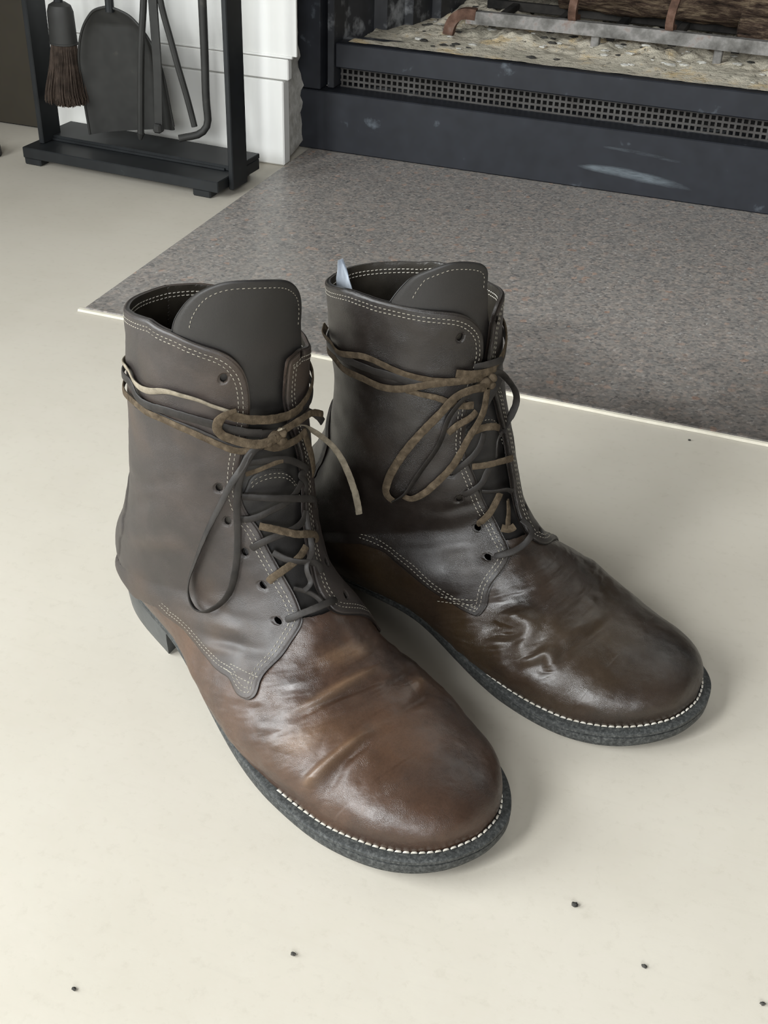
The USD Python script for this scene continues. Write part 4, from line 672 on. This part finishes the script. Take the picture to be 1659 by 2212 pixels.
    ie = LineString(e*[KS, 1]).parallel_offset(.0042, 'right', join_style=1); ie = np.array(ie.coords)/[KS, 1]
    ie = spline(ie, 160); ms.append(stitches(tf(ie[:, 0], ie[:, 1]/KU, .0021), T.nrm(ie[:, 0], ie[:, 1]), ln=.0016, w=.0004))
    ar = spline(np.array(C['tongueA_arc'] if right else [(.36, -.024), (.345, -.018), (.34, -.010), (.345, -.002), (.36, .004), (.39, .008)]), 60)
    for d in (0, .0026):
        q = ar + np.c_[np.full(60, d/KS), 0*ar[:, 0]]; ms.append(stitches(tf(q[:, 0], q[:, 1]/KU, .0030), T.nrm(q[:, 0], q[:, 1]), ln=.0016, w=.0004))
    obj('stitching', cat_mesh(ms), M['thread_grey'], tq, False, 'fine pale stitching', kind='stuff')
    pa = np.vstack([ar-np.c_[np.full(60, .006), 0*ar[:, 0]], [(.46, .014), (.57, .012), (.57, -.015), (.46, -.022), (.38, -.026)]]); m, s_, u_ = patch(pa/[1, KU], lambda s, u, h: tf(s, u, h+.0020), .0011, base=-.0004)
    obj('tongue_patch', m, M['tongue'], tq, 40, attr={'wear': np.zeros(len(m.vertices))})
    # -- sole: outsole, welt, stacked heel, welt stitches
    PZ = PchipInterpolator([0, .03, .07, .10, .14, .18, .22, .25, .28, .33], [.0275, .0272, .026, .0235, .0185, .0142, .0112, .0102, .0135, .0190]); PB = PchipInterpolator([0, .085, .12, .15, .18, .20, .22, .25, .33], [.019, .0175, .0135, .0095, .005, .0025, .0012, .0012, .0100])
    def slab(rings):
        R = [np.c_[outline(lambda x, d=d: d+0*x, 360, dm, dl)*[1, med], np.zeros(360)] for d, _ in rings]
        for q, (_, zf) in zip(R, rings): q[:, 2] = zf(q[:, 0])
        if med < 0: R = [q[::-1] for q in R]
        G = np.stack(R); v, f = grid_mesh(np.concatenate([G, G[:, :1]], 1)); n = 361; F = [f]
        i = np.arange(1, 180); 
        for base_, fl in ((0, True), ((len(R)-1)*n, False)):
            a_, b_ = np.arange(0, 180), np.arange(1, 181); c_, d_ = 360-a_, 360-b_; q = np.stack([base_+a_, base_+b_, base_+d_, base_+c_], -1); q = q[:, ::-1] if fl else q
            F.append(np.r_[q[:, [0, 1, 2]], q[:, [0, 2, 3]]])
        m = trimesh.Trimesh(v, np.vstack(F), process=True); m.fix_normals(); return m
    mid = lambda x: PZ(x)-.0034
    ob = obj('outsole', slab([(.0016, lambda x: mid(x)), (.0003, lambda x: mid(x)-.0006), (.0002, lambda x: (mid(x)+PB(x))/2), (.0006, lambda x: PB(x)+.0010), (.0020, lambda x: PB(x))]), M['sole_edge'], bt, 40, 'worn charcoal outsole edge')
    obj('welt', slab([(.0045, lambda x: PZ(x)+.0001), (.0012, lambda x: PZ(x)-.0001), (.0001, lambda x: PZ(x)-.0009), (.0000, lambda x: mid(x)+.0007), (.0012, lambda x: mid(x)+.0002)]), M['sole_edge'], bt, 40, 'charcoal welt')
    hx = .0865
    def heel_ring(ins, z, cut):
        q = outline(lambda x: ins+0*x, 720, dm, dl)*[1, med]; q = q if med > 0 else q[::-1]; j = np.where(np.diff((q[:, 0] < cut).astype(int)) == 1)[0]; q2 = np.roll(q, -(j[0]+1), 0); q2 = q2[q2[:, 0] < cut]      # open run around the back
        p = spline(q2, 120); t = np.linspace(0, 1, 32)[1:-1, None]; br_ = p[-1]+(p[0]-p[-1])*t; br_[:, 0] -= .009*np.sin(np.pi*t[:, 0])
        r_ = np.vstack([p, br_]); return np.c_[r_, np.full(len(r_), z)]
    R = [heel_ring(.0004, .0205, hx), heel_ring(.0003, .014, hx-.0006), heel_ring(.0012, .006, hx-.0014), heel_ring(.0018, .0012, hx-.0022), heel_ring(.0028, 0.0, hx-.003)]
    G = np.stack(R); v, f = grid_mesh(np.concatenate([G, G[:, :1]], 1)); n = G.shape[1]+1; c0 = len(v); v = np.vstack([v, G[0].mean(0), G[-1].mean(0)]); k = np.arange(n-1); f = np.vstack([f, np.c_[k+1, k, np.full(n-1, c0)], np.c_[(len(R)-1)*n+k, (len(R)-1)*n+k+1, np.full(n-1, c0+1)]])
    m = trimesh.Trimesh(v, f, process=True); m.fix_normals(); obj('heel', m, M['heel_edge'], bt, 40, 'low stacked grey black heel')
    off = lambda x: welt_off(x)-.0012; q = outline(off, 1400, dm, dl)*[1, med]; q = np.c_[q, PZ(q[:, 0])+.0004]; q = q[q[:, 0] > (.222 if right else .205)]
    j = np.argmax(np.linalg.norm(np.diff(q, axis=0), axis=1)); q = np.roll(q, -(j+1), 0) if np.linalg.norm(q[j+1]-q[j]) > .01 else q
    obj('welt_stitching', stitches(q, np.tile([0, 0, 1.], (len(q), 1)), .0040, .0033, .0011, .0008, .06), M['thread_white'], bt, 60, 'chunky white welt stitches', kind='stuff')
    return bt, L, T

# ---------------------------------------------------------------- both boots with their laces
def lace_strand(bt, L, curve, m, w, h, seed, parent, name='strand', label=None, twist=None, n=70, t=.0009):
    curve = np.array(curve, float); curve[0, 1] += .010 if h[0] < .001 else 0; c = spline(curve*[KS, KU], n)/[KS, KU]; hh = CubicSpline(np.linspace(0, 1, len(h)), h)(np.linspace(0, 1, n)) if len(h) > 3 else np.interp(np.linspace(0, 1, n), np.linspace(0, 1, len(h)), h)
    P = L(c[:, 0], c[:, 1], hh); N = L.nrm(c[:, 0], c[:, 1])
    k = np.ones(5)/5
    P[2:-2] = np.stack([np.convolve(P[:, i], k, 'valid') for i in range(3)], -1)
    return obj(name, ribbon(P, N, np.asarray(w)*.93, t, seed, twist=twist), m, parent, 40, label)
T_, D_, PL = M['lace_tan'], M['lace_dark'], M['lace_pale']
bt, L, T = make_boot(True)
def C_(k): return CURVES['A_'+k]
knot = lambda L, s, u, r: [chunk(L(s+a, u+b, .0055+c), r*q, i, (1.0, .8, .8), True) for i, (a, b, c, q) in enumerate(((0, 0, 0, 1), (.006, .02, .001, .8), (-.004, .025, .002, .7), (.004, -.03, .0005, .8)))]
la = obj('lace', cat_mesh(knot(L, .281, -.035, .0042)), T_, bt, 60, 'brown suede backed leather lace wound round the shaft and tied in a bow')
S = lambda k, m, w, h, sd, **kw: lace_strand(bt, L, C_(k) if isinstance(k, str) else k, m, w, h, sd, la, **kw)
S([(.187, -.88), (.186, -.74)]+C_('W1')[1:], PL, np.r_[np.linspace(.0036, .0040, 30), np.linspace(.0040, .0021, 40)], [.003, .0036, .0042, .0038, .0040, .0042], 1, label='pale upper turn round the shaft', twist=[.2, .4, .3, .1, .4, .5, .4])
S([(.197, -.85), (.200, -.72)]+C_('W2'), D_, .0046, [.0045, .0045, .0042, .0040, .0042, .0045], 2, label='dark smooth middle turn')
S([(.215, -.85), (.222, -.70)]+C_('W3'), T_, np.linspace(.0042, .0034, 70), [.0042, .0045, .0042, .0042, .0048, .006], 3, label='tan lower turn')
S([(.232, -.62), (.238, -.50), (.246, -.42), (.256, -.34), (.268, -.27), (.283, -.20), (.291, -.14)], D_, .0030, [.0030, .0030, .0034, .0036, .004], 33, label='dark turn under the tan one')
S('loopT', T_, np.r_[np.linspace(.0022, .0048, 15), np.full(55, .0050)], [.009, .0085, .0065, .0060, .0075, .0085], 4, name='bow_loop', label='wide tan turned back lace end')
S('band', T_, .0050, [.005, .0060, .0060, .0055, .005], 5, label='wide tan band across the tongue')
S('upR', T_, np.linspace(.0048, .0032, 70), [.0075, .008, .008, .008, .010], 6)
S('low', T_, .0042, [.0062, .0055, .0050, .0045], 7); S('strap', T_, .0050, [.0045, .0055, .006, .004], 8)
S([(.2735, -.0855), (.278, -.02), (.274, .06), (.266, .14), (.262, .22)], D_, .0042, [.0050, .0048, .0045, .004, .004], 9)
S([(.262, .22), (.252, .35), (.240, .50), (.225, .65), (.21, .80)], D_, .0044, [.004, .004, .004, .004], 10); S([(.258, .12), (.240, .30), (.222, .48), (.205, .64), (.185, .80)], T_, .0042, [.0046, .004, .004, .004], 11)
S('c1', D_, .0036, [.0045, .0055, .006, .0055, .005, .0045, .004], 12); S('c1b', T_, .0024, [.005, .0058, .0062, .006], 13)
S('c2', D_, .0036, [.0030, .0042, .0055, .0055, .006, .0035], 14); S('c3', D_, .0036, [.0008, .0042, .0045, .004, .0038, .0038, .004], 15)
S('c4', T_, .0040, [.0035, .005, .0056, .0060, .0035], 16); S('c5', D_, .0038, [.0006, .0045, .0045, .0040, .0038, .004], 17)
S('c6', D_, .0034, [.0020, .0040, .0055, .0062, .0040], 18, twist=[0, .3, .9, .6, .2]); S('c7', T_, .0040, [.0006, .0042, .0044, .0038, .0036], 19)
S('c8', D_, .0026, [.0022, .003, .0036, .003], 20, twist=[.6, .8, .7]); S('c9', D_, .0036, [.0006, .0042, .0050, .0056, .0050, .0008], 21)
S('v1', D_, .0030, [.0040, .0045, .0050, .0055, .0060, .0050, .0040], 22, twist=[.6, .9, 1.0, .6])
def hang(bt, pts, m, w, nrm, seed, parent, name, label, twist=None, n=110, t=.0009):
    P = spline(np.array(pts), n); N = np.broadcast_to(np.array(nrm, float), P.shape); N = N/np.linalg.norm(N[0]); return obj(name, ribbon(P, N, w, t, seed, twist=twist), m, parent, 40, label)
hang(bt, [(.1545,-.0125,.1755),(.1529,-.0173,.1725),(.1523,-.0219,.1651),(.1501,-.0265,.1573),(.1460,-.0311,.1447),(.1393,-.0362,.1266),(.1332,-.0396,.1095),(.1276,-.0412,.0947),(.1225,-.0421,.0801),(.1231,-.0426,.0715),(.1301,-.0436,.0685),(.1381,-.0421,.0705),(.1434,-.0388,.0750),(.1490,-.0345,.0839),(.1523,-.0318,.0959),(.1528,-.0295,.1085),(.1520,-.0277,.1213),(.1512,-.0268,.1365),(.1514,-.0255,.1516),(.1527,-.0230,.1625),(.1540,-.0180,.1705),(.1558,-.0125,.1755)],
     D_, .0034, (.35, -.93, .1), 51, la, 'bow_loop', 'long dark drooping lace loop', twist=[.2, .1, .5, .9, 1.0, .7, .4, .5, .6], n=220)
hang(bt, [(.1591,-.004,.1819),(.1521,.008,.1761),(.1455,.021,.1687),(.1407,.033,.1584),(.1404,.043,.1478),(.1414,.050,.1366),(.1426,.056,.1214),(.1437,.060,.1066),(.1441,.062,.0951)], PL, np.linspace(.0026, .0036, 110), (.8, -.5, .3), 52, la, 'loose_end', 'pale dangling lace end', twist=[.9, .6, .3, .1, 0])
hang(bt, [(.1401,.020,.1728),(.1364,.029,.1714),(.1367,.034,.1684),(.1370,.038,.1647),(.1366,.041,.1606)], D_, np.linspace(.0030, .0042, 110), (.7, -.2, .6), 53, la, 'loose_end', 'short dark lace end')
bt, L, T = make_boot(False)
def C_(k): return CURVES['B_'+k]
la = obj('lace', cat_mesh(knot(L, .283, -.075, .0040)), T_, bt, 60, 'brown leather lace wound round the shaft with a long drooping bow')
S = lambda k, m, w, h, sd, **kw: lace_strand(bt, L, C_(k) if isinstance(k, str) else k, m, w, h, sd, la, **kw)
S([(.197, -.90), (.200, -.80)]+C_('W1'), T_, .0040, [.0055, .0055, .0045, .0042, .0042, .0045, .0055], 31, label='upper turn round the shaft', twist=[.5, .3, .1, .2, .3, .3])
S([(.208, -.90), (.211, -.80)]+C_('W1b'), D_, .0044, [.0042, .0042, .0040, .0040, .0040], 32, label='dark middle turn')
S([(.218, -.90), (.220, -.80)]+C_('W2'), T_, .0042, [.0042, .0046, .0046, .0050, .0055], 34, label='tan lower turn')
S('W4', T_, np.linspace(.0026, .0044, 70), [.0036, .0040, .0042, .0046, .0050], 35); S('top', T_, .0046, [.0045, .0056, .0066, .0070], 36, label='tan short lace end'); S('top2', D_, .0040, [.0040, .0070, .0090], 37)
S('c1', T_, .0040, [.003, .0045, .0050, .0048], 38); S('c2', T_, .0040, [.0030, .0050, .0060, .0040], 39); S('c3', D_, .0038, [.0030, .0045, .0050, .0045], 40); S('c4', T_, .0036, [.0030, .0050, .0065, .0060], 41)
S('c5', D_, .0036, [.0040, .0050, .0055, .005], 42, twist=[.7, 1, .6]); S('c6', D_, .0038, [.0006, .0044, .0046, .0042, .004], 43); S('c7', D_, .0030, [.0030, .0045, .0055, .0045], 44, twist=[.4, .7, .5])
S('c8', T_, .0042, [.0006, .0044, .0046, .0042, .004], 45); S('c9', T_, .0042, [.0030, .0040, .0040], 46); S('c10', T_, .0040, [.0035, .004, .004], 47, twist=[.5, .8]); S('c11', D_, .0036, [.0006, .0044, .0052, .0070, .0085, .0080, .0060, .003], 48)
S([(.277, -.092), (.276, .02), (.262, .15), (.245, .32), (.228, .5), (.21, .7), (.20, .86)], D_, .0042, [.005, .004, .004, .004, .004], 49); S([(.2733, -.12), (.270, .0), (.252, .15), (.232, .32), (.215, .5), (.197, .7), (.19, .86)], T_, .0040, [.0055, .0045, .0045, .0045, .004], 50)
S('loop1', T_, .0046, [.008, .008, .0065, .0055, .0060, .0065, .0060], 54, name='bow_loop', label='long tan bow loop', n=120); S('loop1b', D_, .0040, [.006, .0045, .0045, .0050, .0065], 55, name='bow_loop', label='dark inner half of the bow loop', twist=[1.2, .8, .7, .6, .5]); S('loop2', T_, .0042, [.0045, .0055, .0060, .0070, .0080], 56, name='bow_loop', label='tan right half of the bow', n=110)
hang(bt, [(.1654,-.010,.1763),(.1652,-.006,.1785),(.1651,0,.1784),(.1657,.006,.1758),(.1668,.012,.1697),(.1697,.016,.1630),(.1714,.017,.1561),(.1713,.014,.1492),(.1706,.009,.1439),(.1715,.003,.1407)], D_, .0040, (.6, -.75, .2), 57, la, 'bow_loop', 'dark loop standing off the front', twist=[0, .4, .8, .5, .9])
hang(bt, [(.1667,.003,.1743),(.1666,-.002,.1695),(.1648,-.004,.1637),(.1639,-.006,.1593)], D_, .0046, (.7, -.6, .2), 58, la, 'loose_end', 'dark strap end')
pz = thing('plastic_scrap', 'pale blue clear plastic scrap sticking up inside the rear boot shaft', 'plastic scrap')
a_ = np.array([-.2438, .6076, .150]); o_ = np.array([.9613, -.2756, 0]); up_ = np.array([0, 0, 1.]); nrm_ = np.cross(o_, up_)
rows = [(0, -.0005, .013), (.02, -.001, .0135), (.045, -.0005, .0120), (.0575, .0004, .0105), (.064, .0010, .0075), (.069, .0016, .0042), (.0735, .0020, .0008)]
t = np.linspace(0, 1, 40); rr = np.array(rows); zc = np.interp(t, np.linspace(0, 1, 7), rr[:, 0]); x0 = np.interp(t, np.linspace(0, 1, 7), rr[:, 1]); ww = np.interp(t, np.linspace(0, 1, 7), rr[:, 2]); uu = np.linspace(0, 1, 14)
P = a_+o_*(x0[:, None]+ww[:, None]*uu)[..., None]+up_*zc[:, None, None]; P = P+nrm_*(.0060*(meshkit.fbm(np.stack([np.broadcast_to(uu*2.5, (40, 14)), np.broadcast_to(zc[:, None]*60, (40, 14)), np.zeros((40, 14))], -1), 3, 4)-.5)+.0045*np.abs(uu-.55))[..., None]
back = P+nrm_*.0005
obj('film', cat_mesh([trimesh.Trimesh(*grid_mesh(P), process=False), trimesh.Trimesh(*grid_mesh(back, True), process=False)]), M['plastic'], pz, 50)
